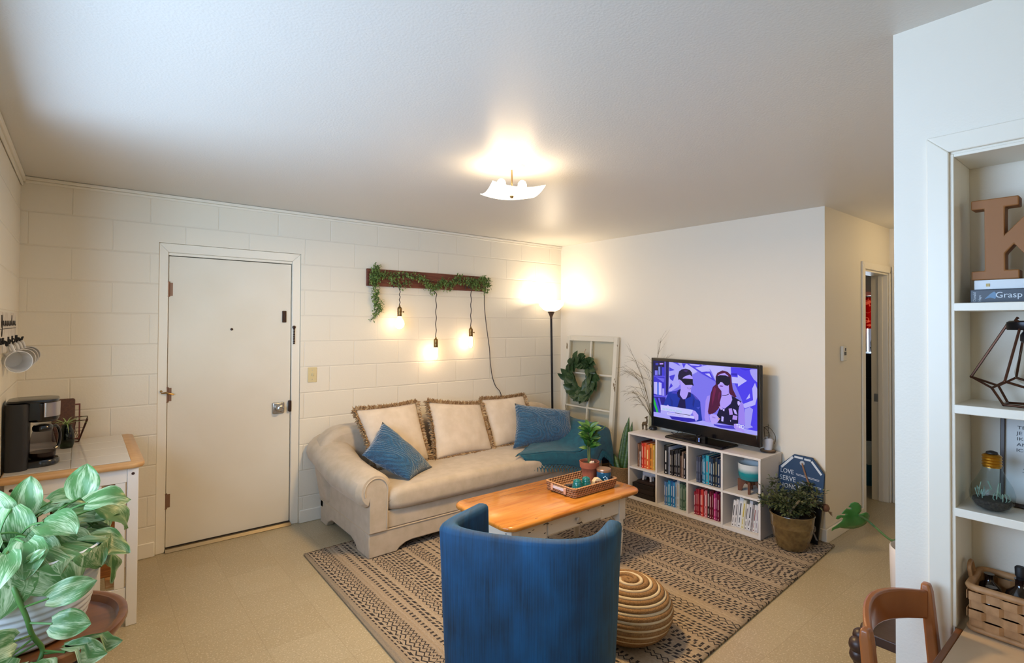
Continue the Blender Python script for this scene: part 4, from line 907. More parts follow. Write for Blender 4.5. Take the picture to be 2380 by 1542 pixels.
TVP = [('5448ee',[(773,993),(1000,991),(1000,0),(896,0),(874,493),(788,826)]),('bdbcfb',[(149,999),(523,1000),(460,863),(321,718),(271,582),(194,491),(150,485)]),('4b44da',[(173,911),(232,867),(174,838)]),('4b44da',[(174,753),(238,793),(215,672),(185,701)]),('4b44da',[(193,636),(215,587),(167,520)]),('6a62e8',[(214,1000),(266,1000),(295,942)]),('5148e4',[(308,995),(350,995),(329,913)]),('5a50e6',[(345,998),(500,1000),(640,741),(460,891)]),('cfcffc',[(358,993),(464,888),(420,833),(325,900)]),('d4d4ff',[(383,993),(500,993),(476,972),(407,972)]),('cfcfff',[(444,937),(570,1000),(590,902),(508,878)]),('d3d2ff',[(555,998),(714,994),(714,866),(640,759),(601,903)]),('5148e4',[(484,865),(590,889),(640,741)]),('d8d8ff',[(539,853),(582,864),(603,794)]),('c9c9fb',[(714,997),(776,996),(777,885),(714,890)]),('352cc0',[(777,897),(830,903),(831,867),(780,867)]),('d4d4ff',[(784,844),(836,842),(836,886),(914,804),(839,701),(838,749),(788,748)]),('b9b7f8',[(935,984),(1000,991),(1000,794),(970,836),(946,904)]),('4238e0',[(852,994),(956,996),(935,970),(901,960),(873,969)]),('cac9ff',[(980,785),(999,689),(997,573),(981,454),(895,379),(874,434),(964,521),(957,695)]),('d0d0ff',[(936,616),(940,552),(905,513)]),('b3b1f6',[(937,411),(964,381),(944,137),(965,113),(910,70),(896,84),(895,367)]),('241f8a',[(0,1000),(172,1000),(166,443),(137,398),(121,90),(1,64)]),('16145c',[(135,1000),(171,1000),(165,547),(137,414)]),('14123f',[(4,992),(122,998),(122,753),(5,743)]),('6560e0',[(122,1000),(135,1000),(137,406),(123,380)]),('6a64e6',[(0,734),(136,751),(136,733),(0,716)]),('c9a8ff',[(68,969),(108,973),(108,949),(68,941)]),('8aa0e0',[(54,903),(73,905),(74,759),(55,757)]),('2a2a90',[(79,926),(89,927),(90,753),(79,752)]),('4343d8',[(95,899),(119,901),(120,749),(95,746)]),('8a8aee',[(13,830),(46,833),(46,748),(13,744)]),('3a44b8',[(21,965),(54,968),(54,928),(21,924)]),('3d37cc',[(0,714),(122,729),(123,404),(0,391)]),('7a76ea',[(27,705),(120,701),(115,628)]),('cfcffb',[(3,620),(41,626),(42,398),(3,408)]),('2478e8',[(44,610),(56,611),(57,393),(45,391)]),('d8d6ff',[(58,628),(90,616),(91,398),(58,401)]),('b4b2f6',[(98,520),(120,524),(121,395),(98,392)]),('6a64e6',[(0,383),(137,398),(137,370),(1,354)]),('5046d0',[(6,335),(28,339),(81,82),(62,76)]),('2fd04a',[(1,334),(6,335),(59,73),(35,68),(1,228)]),('6a62e4',[(50,343),(69,346),(89,229),(81,162)]),('bcbcfb',[(0,81),(204,85),(1000,64),(1000,0),(0,0)]),('322cb0',[(177,53),(438,86),(454,39),(373,7),(204,7)]),('5048c8',[(622,54),(818,77),(832,33),(687,15),(626,31)]),('143aa6',[(110,233),(168,467),(257,517),(298,551),(398,512),(457,453),(495,384),(500,271),(515,77),(458,41),(428,218),(185,184)]),('4a48c0',[(257,517),(277,517),(257,458),(195,460)]),('5a50b8',[(413,507),(457,453),(476,403),(452,414)]),('4a5cc8',[(457,278),(496,300),(477,251)]),('0c2a86',[(428,433),(442,389),(428,264),(418,316)]),('0e2f8e',[(184,390),(216,317),(211,221),(195,249)]),('080c4a',[(290,385),(343,403),(351,233),(263,227)]),('c4b4fb',[(298,614),(298,535),(285,463),(318,379),(344,391),(378,455),(403,513),(405,591),(417,631),(422,739),(417,792),(397,813),(327,766),(297,707)]),('0c0e56',[(277,532),(295,555),(289,448),(323,380),(298,383),(267,413),(259,482)]),('0c0e56',[(403,513),(401,444),(349,392),(363,437),(378,517)]),('bba8f2',[(277,697),(297,707),(303,630),(297,617),(282,643)]),('170f38',[(274,704),(269,774),(282,854),(307,888),(347,908),(392,893),(412,853),(417,784),(392,812),(348,784),(322,750),(307,693),(287,714)]),('3c2468',[(322,867),(347,892),(377,880),(357,847)]),('050828',[(297,723),(338,740),(422,743),(422,685),(432,633),(412,645),(378,637),(348,629),(323,664),(302,700)]),('7d58b8',[(361,592),(405,591),(398,570),(373,570)]),('e8e4ff',[(368,587),(400,587),(393,578),(376,577)]),('cbb8fb',[(145,228),(161,249),(180,224)]),('dfe2ff',[(80,227),(423,229),(418,178),(394,130),(81,130)]),('c4c2fb',[(81,128),(154,130),(154,74),(81,78)]),('e4e6ff',[(154,118),(436,128),(436,82),(154,72)]),('15123a',[(237,131),(394,133),(394,124),(237,123)]),('c8b5fb',[(423,225),(448,215),(477,160),(477,84),(458,56),(441,83),(421,171)]),('b5a2f6',[(587,511),(563,489),(547,409),(537,132),(548,65),(591,67),(575,200),(585,416)]),('56103a',[(642,825),(657,886),(704,933),(749,917),(780,866),(785,767),(795,653),(827,542),(815,524),(765,573),(760,697),(663,684),(694,604),(694,520),(679,408),(689,368),(638,247),(601,206),(575,200),(569,242),(585,416),(595,537),(616,652),(642,698)]),('c7b2fa',[(663,844),(683,872),(724,893),(755,855),(760,714),(758,597),(785,535),(790,486),(776,426),(725,333),(684,350),(679,416),(699,538),(694,604),(668,651),(658,700)]),('0a0936',[(785,543),(795,541),(864,483),(874,468),(847,382),(841,134),(801,83),(638,86),(654,217),(679,332),(725,329),(776,417),(790,486)]),('ad96f2',[(864,479),(884,454),(896,310),(899,123),(841,134),(843,331),(855,440)]),('d9c8ff',[(835,474),(850,484),(860,441),(843,405),(835,437)]),('c4a4ee',[(758,339),(786,353),(796,256),(766,241)]),('c4a4ee',[(796,248),(835,248),(831,181),(791,180)]),('d4c4ff',[(796,347),(821,335),(835,264),(811,275)]),('cdb6f6',[(669,347),(689,359),(710,321),(690,300)]),('ded2ff',[(705,320),(723,320),(720,286),(708,291)]),('d4ccff',[(695,201),(715,197),(711,120),(693,124)]),('e0d8ff',[(771,159),(779,161),(776,131)]),('7a1c4c',[(626,662),(647,631),(627,458),(606,335),(611,506)]),('701a4a',[(673,584),(686,569),(669,431),(663,515)]),('04062a',[(647,826),(683,853),(734,857),(770,832),(772,732),(750,696),(725,701),(704,740),(689,746),(673,710),(655,683),(643,749)]),('e2d4ff',[(682,737),(690,746),(698,726),(689,719)]),('7e409e',[(673,681),(689,692),(714,687),(704,671),(684,670)]),('1a0c30',[(700,538),(730,544),(760,573),(761,563),(730,533),(700,529)]),('cbb8fb',[(583,176),(601,214),(648,212),(680,155),(659,91),(612,46),(593,93)]),('f0b890',[(664,168),(685,156),(664,139)]),('a890e0',[(612,174),(643,164),(638,146),(609,156)]),('bfa8f6',[(804,113),(826,122),(899,26),(885,6),(865,33),(836,18),(806,52)])]
bm = bmesh.new(); lay = bm.loops.layers.float_color.new('picture')
def scr(pts, hexc, k):
    vs = [bm.verts.new((sx0+(sx1-sx0)*u, -.0010-.00003*k, sz0+(sz1-sz0)*v)) for u, v in pts]
    try: fc = bm.faces.new(vs)
    except ValueError: return
    c = lin(hexc); c = (c[0]*.78, c[1]*.74, c[2], 1)
    for lp in fc.loops: lp[lay] = c
scr([(0,0),(1,0),(1,1),(0,1)], '8a86f0', 0)
for k, (c, pts) in enumerate(TVP): scr([(u/1000, v/1000) for u, v in pts], c, k+1)
me = bpy.data.meshes.new('screen'); bm.to_mesh(me); bm.free()
ms = bpy.data.materials.new('screen_picture'); ms.use_nodes = True; n, l = nodes(ms); b = n['Principled BSDF']; at = n.new('ShaderNodeAttribute'); at.attribute_name = 'picture'
b.inputs['Base Color'].default_value = (.01, .01, .012, 1); b.inputs['Roughness'].default_value = .25; l.new(at.outputs['Color'], b.inputs['Emission Color']); b.inputs['Emission Strength'].default_value = .95; b.inputs['Specular IOR Level'].default_value = .25
me.materials.append(ms); so = bpy.data.objects.new('screen', me); C.objects.link(so); so.parent = tv; INV[so.name] = INV[tv.name]
TM = Mx.Translation(V((-.185, -1.851, BT+.0006))) @ Mx.Rotation(RZT, 4, 'Z')
def stext(s, u, v, h, mat, sx, par):
    m = TM @ frame((sx0+(sx1-sx0)*u, -.0062, sz0+(sz1-sz0)*v), (1, .0, .0), (0, 0, 1)); return text('caption', s, mat, m, h*(sz1-sz0)*1.38, par, .0002, 'LEFT', sx)
stext('FBE PEOPLE VS. FOOD', .104, .150, .031, M('caption_cyan', '#000000', .5, emis=('#8fd6dc', .9)), .98, so)
stext('WEDNESDAYS 10:30/9:30C', .165, .086, .024, M('caption_lilac', '#000000', .5, emis=('#a58fe8', .9)), .86, so)
stext('TBD.', .822, .068, .056, M('caption_white', '#000000', .5, emis=('#f2f0ff', 1.0)), 1.0, so)
hd = thing('streaming_stick', 'small black device with blue lights under the television', 'device', (-.30, -1.905, BT+.0192))
g = G(); g.box((-.312, -1.92, BT+.0192), (-.288, -1.89, BT+.062)); g.build('body', m_tvb, hd, bevel=.003)
g = G()
for i in range(3): g.box((-.3126, -1.915, BT+.028+i*.011), (-.3118, -1.906, BT+.034+i*.011))
g.build('lights', M('blue_indicator', '#2030a0', .4, emis=('#8fb0ff', 1.2)), hd)
g = G()
for pts in ([(-.15,-1.62,BT+.06),(-.20,-1.63,BT+.035),(-.235,-1.60,BT+.045),(-.24,-1.66,BT+.03),(-.2,-1.75,BT+.045)], [(-.15,-1.66,BT+.07),(-.22,-1.70,BT+.03),(-.25,-1.74,BT+.022),(-.24,-1.80,BT+.03),(-.2,-1.86,BT+.06)]): g.tube(spline(pts, 5), .0022, 6)
o = g.build('cable', m_tvm, None); tag(o, 'black cables looping under the television', 'cable')
# branches in a vase behind the television's left edge
vs = thing('branch_vase', 'clear vase of dry branches at the left edge of the television', 'vase', (-.068, -1.278, BT+.0005))
g = G(); vc = (-.068, -1.278, BT+.0005); g.lathe([(.030, .001), (.033, .02), (.030, .12), (.022, .20), (.024, .24), (.022, .24), (.020, .20), (.027, .12), (.029, .02), (.002, .006)], vc, 20); g.build('vase', clear_glass('vase_glass', '#f0f2ee', 1.35), vs, smooth=60)
g = G(); rg = random.Random(21)
def twig(p, d, L, r, lev):
    pts = [V(p)]; d = V(d).normalized(); n = 7
    for k in range(n): d = (d+V((rg.uniform(-.06,.06), rg.uniform(-.16,.16), rg.uniform(-.20,.05)))*(1 if lev else .35)).normalized(); pts.append(pts[-1]+d*L/n)
    pts = [V((min(q.x, -.012), q.y, q.z)) for q in pts]
    g.tube(pts, [r*(1-.7*i/n) for i in range(n+1)], 5)
    for q in pts[2:]:
        if rg.random() < .8: g.leaf(q, (rg.uniform(-.3,.1), rg.uniform(-1,1), rg.uniform(-.2,.8)), .010, .003, n=2)
    if lev < 2:
        for k in range(3 if lev == 0 else 2):
            q = pts[rg.randint(3, n-1)]; twig(q, d+V((rg.uniform(-.15,.1), rg.uniform(.0,.7)*(1 if d.y > -.1 else -1), rg.uniform(-.5,.3))), L*.45, r*.6, lev+1)
for d, L in (((-.04,-.10,1),.74),((-.05,.22,1),.52),((-.05,.14,.9),.56),((-.05,.34,.85),.44),((.0,.05,1),.50),((-.05,.45,.6),.32),((.0,.0,1),.56),((-.04,-.12,1),.50),((-.05,.26,.8),.38),((-.05,.4,.7),.30)):
    twig((-.068, -1.278, BT+.1), d, L, .0028, 0)
g.build('branches', M('dry_branch', '#6b5a38', .8), vs, smooth=60)
# wood slice with the white scalloped pot
wz = thing('wood_slice', 'round slice of tree trunk on the right end of the bookshelf', 'wood slice', (-.095, -2.362, BT+.0005))
g = G(); g.lathe([(.052, .002), (.055, .006), (.056, .012), (.052, .016)], (-.095, -2.362, BT+.0005), 24); g.build('bark', M('bark', '#4a3a2c', .9, bump=(60, .8)), wz)
g = G(); g.lathe([(.050, .0155), (.049, .0168), (.001, .017)], (-.095, -2.362, BT+.0005), 24); g.build('cut_face', M('cut_wood', '#8a6f52', .8), wz)
wp = thing('potted_plant', 'small succulent in a white scalloped pot on the wood slice', 'potted plant', (-.095, -2.364, BT+.0182)); c = V((-.095, -2.364, BT+.0182))
g = G(); n = 32
def wr(r, z, sc_=0): return [c+V((r*cos(2*pi*i/n), r*sin(2*pi*i/n), z+sc_*cos(2*(2*pi*i/n)-R(75))**1)) for i in range(n)]
g.rings([wr(.026, .0005), wr(.029, .02), wr(.034, .060), wr(.0375, .083, .009), wr(.0345, .083, .009), wr(.031, .06), wr(.02, .055)]); g.build('pot', M('white_glaze', '#d4d6de', .35), wp, smooth=60)
g = G(); g.lathe([(.0315, .0605), (.002, .064)], c, 16); g.build('soil', m_soil, wp)
g = G(); st = [c+V((0, 0, z)) for z in (.06, .10, .15, .19)]; g.tube(st, .0022, 6); st2 = spline([c+V((0,0,.062)), c+V((.0,-.01,.12)), c+V((.0,.03,.165)), c+V((.0,.075,.155)), c+V((0,.085,.12))], 5); g.tube(st2, .002, 6)
st3 = spline([c+V((.0,.02,.06)), c+V((0,.03,.16)), c+V((0,-.01,.168)), c+V((0,-.05,.12)), c+V((0,-.055,.08)), c+V((0,-.045,.05))], 5); g.tube(st3, .0022, 6); g.build('stems', M('brown_stem', '#4a3a2a', .7), wp)
g = G()
for k, (z, L) in enumerate(((.075,.045),(.078,.04),(.10,.026),(.103,.026),(.122,.022),(.126,.022),(.155,.018),(.158,.016),(.175,.020),(.178,.02),(.190,.014),(.192,.014))):
    a = R(80+180*(k % 2)+k*8); g.leaf(c+V((0,0,z)), (cos(a), sin(a), .35), L, .012, bend=.7, n=3)
g.build('leaves', M('dull_green', '#4a5238', .6), wp)

# ================================================================ corner between sofa and bookshelf
m_glass = clear_glass('old_pane', '#f6f6f2', 1.12)
m_oldw = M('chipped_white_paint', '#d8d3c4', .6, bump=(50, .2)); x = NX(m_oldw); b = x.n['Principled BSDF']; vec, o = x.xyz()
x.l.new(x.mix(x.m('GREATER_THAN', x.noise(x.comb(x.m('MULTIPLY', o[0], 10), x.m('MULTIPLY', o[1], 10), x.m('MULTIPLY', o[2], 5)), 2.2, 6), .665), '#d8d3c4', '#7a6a50'), b.inputs['Base Color'])
wf = thing('window_frame', 'old chipped white window frame leaning on the wall beside the floor lamp', 'window frame', (-.13, -.51, .001))
WM = frame((-.175, -.160, .001), (0, -1, 0), (sin(R(5.2)), 0, cos(R(5.2))))
def wfb(name, boxes, mat, par, **k):
    g = G(); g.T = WM
    for a, b_ in boxes: g.box(a, b_)
    return g.build(name, mat, par, **k)
fw_, fh_ = .705, 1.445; dz = .018
wfb('stile', [((0, 0, -dz), (.045, fh_, dz))], m_oldw, wf, bevel=.003); wfb('stile', [((fw_-.045, 0, -dz), (fw_, fh_, dz))], m_oldw, wf, bevel=.003)
wfb('rail', [((.045, fh_-.050, -dz), (fw_-.045, fh_, dz))], m_oldw, wf, bevel=.003); wfb('rail', [((.045, 0, -dz), (fw_-.045, .075, dz))], m_oldw, wf, bevel=.003)
wfb('muntin', [((fw_/2-.009, .075, -.012), (fw_/2+.009, fh_-.05, .012))], m_oldw, wf, bevel=.002)
mz = (.355, .705, 1.055)
for h in mz: wfb('muntin', [((.045, h-.009, -.0118), (fw_/2-.009, h+.009, .0118)), ((fw_/2+.009, h-.009, -.0118), (fw_-.045, h+.009, .0118))], m_oldw, wf, bevel=.002)
zs = [.075]+[q for h in mz for q in (h-.009, h+.009)]+[fh_-.05]
for i in range(4):
    for u0, u1 in ((.045, fw_/2-.009), (fw_/2+.009, fw_-.045)): wfb('pane', [((u0, zs[2*i], -.0015), (u1, zs[2*i+1], .0015))], m_glass, wf)
wt = thing('wreath', 'dark green magnolia leaf wreath hanging on the old window frame', 'wreath', (-.13, -.45, 1.01))
WC = WM @ V((.290, 1.012, .045)); wx, wy, wn = V((0,-1,0)), V((sin(R(5.2)), 0, cos(R(5.2)))), (WM.to_3x3() @ V((0,0,1)))
g = G(); g.tube([WC+(wx*cos(a)+wy*sin(a))*.185 for a in [2*pi*k/40 for k in range(41)]], .014, 8, cap=False); g.build('grapevine_ring', M('vine_ring', '#5a4430', .9, bump=(60, .8)), wt)
g = G(); rg = random.Random(4)
for k in range(125):
    a = 2*pi*k/125+rg.uniform(-.05,.05); rad = rg.uniform(.105,.205); p = WC+(wx*cos(a)+wy*sin(a))*rad+wn*rg.uniform(.0,.03)
    out = wx*cos(a)+wy*sin(a); tan_ = -wx*sin(a)+wy*cos(a); d = tan_*rg.uniform(.55,1.1)*(-1)+out*rg.uniform(-.5,.75)+wn*rg.uniform(.05,.35)
    g.leaf(p, d, rg.uniform(.09,.125), rg.uniform(.062,.08), upv=wn, bend=rg.uniform(-.3,.6), fold=rg.uniform(.05,.3), n=5)
for v in g.bm.verts:   # keep the leaves in front of the panes
    q = (v.co-WC).dot(wn)
    if q < -.018: v.co += wn*(-.018-q)
g.build('leaves', M('magnolia_leaf', '#1f3a20', .38, var=('#3a5230', 18)), wt, smooth=60)
g = G(); g.tube(spline([WC+wy*.19, WC+wy*.26+wn*-.01, WC+wy*.30-wn*.03], 4), .002, 5); g.build('hanger', M('copper_wire', '#a06a48', .4, 1), wt)
# basket with navy yarn bundle between sofa and frame
m_sea = M('seagrass', '#8a6c45', .9, var=('#6d5233', 120), bump=(150, .9, (1, 1, 3)))
bk = thing('basket', 'woven basket between the sofa arm and the old window frame', 'basket', (-.235, -.83, RZ))
g = G(); g.lathe([(.085, .001), (.095, .06), (.098, .14), (.092, .22), (.096, .226), (.090, .232), (.084, .222), (.088, .14), (.01, .02)], (-.265, -.83, RZ), 24); g.build('body', m_sea, bk, smooth=60)
g = G()
for k, (dx, dy, dz_, r) in enumerate(((0,0,.27,.075),(.02,-.04,.30,.05),(-.02,.03,.33,.048),(0,-.01,.36,.045))): g.ball((-.265+dx, -.83+dy, RZ+dz_-.03), r, 14, 10)
o = g.build('yarn_bundle', M('navy_yarn', '#1a1f3c', .9, var=('#3a4468', 90), bump=(120, 1)), None, smooth=180)
md = o.modifiers.new('blend', 'REMESH'); md.mode = 'VOXEL'; md.voxel_size = .006; md.use_smooth_shade = True
tag(o, 'navy blue bundle sitting in the woven basket behind the sofa arm', 'bundle')
# snake plant
sk = thing('snake_plant', 'snake plant in a woven seagrass basket left of the bookshelf', 'potted plant', (-.27, -1.09, RZ)); c = V((-.27, -1.09, RZ))
g = G(); g.lathe([(.085, .001), (.105, .05), (.118, .14), (.112, .225), (.118, .232), (.118, .246), (.108, .250), (.102, .235), (.106, .14), (.08, .02), (.002, .015)], c, 30); g.build('basket', m_sea, sk, smooth=60)
g = G(); g.lathe([(.104, .19), (.002, .2)], c, 20); g.build('soil', m_soil, sk)
m_snk = M('snake_leaf', '#24451f', .45, var=('#4a6a34', 30, (1, 1, 2.5)))
for p, tip, w in (((.03,.03),(.095,-.01,.70),.055),((.0,-.03),(.10,-.045,.66),.05),((.02,.06),(.14,.055,.635),.05),((-.04,.05),(-.005,.145,.43),.05),((-.03,.0),(-.02,.08,.36),.045),((.05,-.04),(.12,-.085,.56),.045)):
    a = c+V((p[0], p[1], .19)); b_ = c+V(tip)-V((0,0,RZ)); d = b_-a; L = d.length
    g = G(); g.leaf(a, d, L, w, upv=(-.8, -.6, 0), bend=.12, fold=.12, n=10, shape=lambda t_: (.62+.5*t_) if t_ < .55 else (.895*(1-((t_-.55)/.45)**2.2)))
    g.build('leaf', m_snk, sk, smooth=60, solid=.003)

# ================================================================ planter corner right of the bookshelf
m_navy = M('navy_painted_board', '#12375c', .55, bump=(40, .1)); m_chalk = M('chalk_paint', '#c9d3de', .7)
sg = thing('wooden_sign', 'navy tag-shaped wooden sign with white lettering behind the jade plant', 'sign', (-.08, -2.585, RZ))
SMx = frame((-.115, -2.432, RZ+.001), (0, -1, 0), (sin(R(6.5)), 0, cos(R(6.5))))
def sgp(name, polys, z0, z1, mat, par, **k):
    g = G(); g.T = SMx
    for pts in polys: g.rings([[V((a, b_, z0)) for a, b_ in pts], [V((a, b_, z1)) for a, b_ in pts]])
    return g.build(name, mat, par, **k)
sh = .60
sgp('board', [[(0, .30), (.312, .30), (.316, .495), (.232, sh-.003), (.105, sh), (.0, .495)]], -.009, .009, m_navy, sg, bevel=.002)
sgp('lower_board', [[(.004, 0), (.290, 0), (.312, .2995), (0, .2995)]], -.009, .009, M('black_painted_board', '#0d0c0f', .5), sg, bevel=.002)
def strip(a, b_, w): a, b_ = V((*a, 0)), V((*b_, 0)); d = (b_-a).normalized(); s_ = V((-d.y, d.x, 0))*w/2; return [tuple((q)[:2]) for q in (a-s_, b_-s_, b_+s_, a+s_)]
sgp('brush_outline', [strip((.018, .488), (.098, .578), .016), strip((.108, .582), (.168, .580), .014), strip((.178, .577), (.222, .574), .014), strip((.228, .570), (.298, .488), .014)], .0092, .0100, m_chalk, sg)
sgp('ruled_lines', [strip((.125, .462), (.285, .448), .0025), strip((.127, .454), (.285, .440), .0025), strip((.150, .408), (.30, .394), .0025), strip((.152, .400), (.30, .386), .0025), strip((.155, .352), (.30, .340), .0025), strip((.0, .306), (.31, .306), .004)], .0092, .0098, m_chalk, sg)
for s_, a, b_, sz in (('LOVE', .012, .452, .046), ('SERVE', .010, .398, .050), ('HONOR', .012, .345, .047)):
    text('lettering', s_, m_chalk, SMx @ Mx.Translation((a, b_, .0095)), sz, sg, .0005, 'LEFT', .88)
text('lettering', 'R', M('chalk_grey', '#9a9aa0', .7), SMx @ Mx.Translation((.225, .03, .0095)), .15, sg, .0005, 'LEFT', .75)
g = G(); g.T = SMx; g.lathe([(.017, .0093), (.017, .0105), (.003, .0106)], (.165, .545, 0), 20); g.build('hole', M('sign_hole', '#aab0b8', .7), sg)
g = G(); g.T = SMx; g.tube(spline([(.166, .545, .012), (.185, .49, .016), (.215, .42, .017), (.250, .34, .018), (.275, .28, .018)], 5), .0062, 8); g.build('rope', M('rope', '#8a6a55', .9, bump=(260, 1)), sg)
kn = thing('wooden_ball', 'brown wooden bead with a raffia tuft beside the navy sign', 'ornament', (-.05, -2.745, .25))
g = G(); g.ball((-.05, -2.750, .27), (.024, .026, .028), 14, 10); g.build('bead', M('brown_bead', '#6a4a3c', .6), kn)
g = G(); rg = random.Random(2)
for k in range(18): g.tube([(-.05, -2.765, .25), (-.05+rg.uniform(-.012,.012), -2.79+rg.uniform(-.01,.01), .237+rg.uniform(-.016,.012))], [.0025, .001], 4)
g.tube([SMx @ V((.275, .28, .018)), (-.06, -2.735, .285)], .004, 6)
g.build('tuft', M('raffia', '#6f5a42', .9), kn)
jp = thing('jade_plant', 'bushy jade plant in a glazed brown pot by the bookshelf', 'potted plant', (-.30, -2.625, RZ)); c = V((-.30, -2.625, RZ))
m_gp = M('brown_glaze', '#5a4526', .12, var=('#6e5832', 30), coat=.6)
g = G(); g.lathe([(.088, .001), (.096, .006), (.104, .03), (.125, .10), (.134, .155), (.136, .160), (.133, .165), (.138, .19), (.142, .232), (.146, .240), (.143, .246), (.134, .243), (.130, .20), (.12, .1), (.002, .05)], c, 40); g.build('pot', m_gp, jp, smooth=60)
g = G(); g.lathe([(.131, .205), (.07, .212), (.002, .215)], c, 24); g.build('soil', m_soil, jp)
g = G(); rg = random.Random(8); tips = []
for k in range(13):
    a = k*2.4; e = rg.uniform(.3,1.0); L = rg.uniform(.10,.20); d = V((cos(a)*e*.8, sin(a)*e, rg.uniform(.5,1.1))).normalized()
    p0 = c+V((cos(a)*.03, sin(a)*.03, .205)); p1 = p0+d*L*.5+V((0,0,.02)); p2 = p0+d*L; p2.x = min(p2.x, -.10); g.tube(spline([p0, p1, p2], 4), [.008-.0007*i for i in range(9)], 6); tips += [p1, p2]
    for m_ in range(2):
        q = p2+V((rg.uniform(-.05,.05), rg.uniform(-.05,.05), rg.uniform(-.02,.05))); g.tube([p1.lerp(p2, .5), q], [.005, .003], 5); tips.append(q)
g.tube(spline([c+V((-.10,-.02,.24)), c+V((-.12,-.05,.30)), c+V((-.10,-.075,.345)), c+V((-.07,-.08,.36))], 5), .007, 6)
tips.append(c+V((.0,.14,.38))); tips.append(c+V((-.03,.10,.44))); tips.append(c+V((0,.17,.30)))
g.build('branches', M('jade_stem', '#6a604a', .8), jp)
g = G()
for q in tips:
    for k in range(46):
        d = V((rg.uniform(-1,1), rg.uniform(-1,1), rg.uniform(-.5,1))); p = q+d*rg.uniform(.01,.05)
        if p.z < c.z+.222: continue
        p.x = min(p.x, -.085)
        if p.y > -2.47 and p.x > -.37: p.x = -.375
        g.leaf(p, d, rg.uniform(.018,.028), .014, bend=.3, fold=.1, n=3, shape=lambda t_: (.5, .95, 1, .3)[min(3, int(t_*3+.01))])
for v in g.bm.verts:
    if v.co.y > -2.445 and v.co.x > -.362: v.co.x = -.362
g.build('leaves', M('jade_leaf', '#3a4228', .4, var=('#565f3a', 50)), jp, smooth=60)
# ================================================================ kitchen cart by the left wall
m_cart = M('white_cart_paint', '#d9d6d2', .45); m_maple = M('maple_edge', '#b98d5c', .35, var=('#c79e6c', 6, (1, 8, 1)), coat=.2)
kc = thing('kitchen_cart', 'white kitchen cart with tiled top and maple edge in the left corner', 'kitchen cart', (-4.2, -.45, 0))
CX0, CX1, CY0, CY1, CZ = -4.470, -3.917, -.925, -.02, .842
g = G()
def mapl(e, z): return [V((CX0, CY0+e, z)), V((CX1-.05, CY0+e, z)), V((CX1-.012, CY0+.018+e, z)), V((CX1-e, CY0+.045, z)), V((CX1-e, CY1-.03, z)), V((CX1-.03, CY1, z)), V((CX0, CY1, z))]
g.rings([mapl(e, z) for e, z in ((.006, CZ-.026), (0, CZ-.018), (0, CZ-.007), (.006, CZ-.0005))]); g.build('top_frame', m_maple, kc, smooth=50)
mt = M('white_tile', '#d6d0c6', .12, coat=.3); mgr = M('tile_grout', '#a89a84', .9)
g = G(); tx = [CX0+.005, -4.16, -3.985]; tyy = [CY0+.062, -.62, -.37, -.135, CY1-.02]
TX0, TX1, TY0_, TY1_ = CX0+.004, -3.975, CY0+.058, CY1-.02
g.box((TX0, TY0_, CZ-.0005), (TX1, TY1_, CZ+.0015)); g.build('grout', mgr, kc)
nx, ny = 2, 4; g = G()
for i in range(nx):
    for j in range(ny):
        w = (TX1-TX0)/nx; h = (TY1_-TY0_)/ny
        g.box((TX0+w*i+.0015, TY0_+h*j+.0015, CZ+.0016), (TX0+w*(i+1)-.0015, TY0_+h*(j+1)-.0015, CZ+.004))
g.build('tiles', mt, kc, bevel=.001)
for x, y in ((CX1-.075, CY0+.025), (CX1-.075, CY1-.065), (-4.455, CY0+.025), (-4.455, CY1-.065)):
    g = G(); g.box((x, y, .0006), (x+.048, y+.042, CZ-.0265)); lg = g.build('leg', m_cart, kc, bevel=.003)
    if y < -.5:
        g = G(); g.lathe([(.0075, 0), (.007, .0018), (.0055, .002), (.003, .0008)], (x+.024, y, CZ-.058), 12, (0,-1,0)); g.build('bolt', m_dkbronze, lg)
g = G(); g.box((-4.406, CY0+.028, CZ-.100), (CX1-.0755, CY0+.048, CZ-.0265)); g.build('apron', m_cart, kc, bevel=.002)
g = G(); g.box((-4.406, CY1-.062, CZ-.100), (CX1-.0755, CY1-.042, CZ-.0265)); g.build('apron', m_cart, kc, bevel=.002)
g = G(); g.box((CX1-.070, CY0+.0675, CZ-.100), (CX1-.050, CY1-.0655, CZ-.0265)); g.build('apron', m_cart, kc, bevel=.002)
for i in range(4):
    x = -4.335+i*.098; g = G(); g.box((x, CY0+.030, .2005), (x+.042, CY0+.046, CZ-.1005)); g.build('slat', m_cart, kc, bevel=.002)
g = G(); g.box((-4.406, CY0+.030, .14), (CX1-.0755, CY0+.048, .20)); g.build('lower_rail', m_cart, kc, bevel=.002)
g = G(); g.box((-4.40, CY1-.062, .14), (CX1-.08, CY1-.045, .20)); g.build('lower_rail', m_cart, kc, bevel=.002)
g = G()
for k in range(6): g.box((-4.45+.075*k, CY0+.07, .2005), (-4.45+.075*k+.055, CY1-.07, .215))
g.build('lower_shelf', m_maple, kc, bevel=.002)
cr = thing('storage_crate', 'brown wooden crate on the lower shelf of the kitchen cart', 'crate', (-4.19, -.5, .2155))
g = G(); bb = ((-4.39, -.74, .2155), (-3.99, -.30, .56)); (ax, ay, az), (bx_, by_, bz) = bb
g.box((ax, ay, az), (bx_, ay+.014, bz)); g.box((ax, by_-.014, az), (bx_, by_, bz)); g.box((ax, ay+.014, az), (ax+.014, by_-.014, bz)); g.box((bx_-.014, ay+.014, az), (bx_, by_-.014, bz)); g.box((ax+.014, ay+.014, az), (bx_-.014, by_-.014, az+.012))
g.build('body', M('crate_wood', '#7a4a22', .6, var=('#9a6430', 8, (1, 1, 10))), cr, bevel=.003)

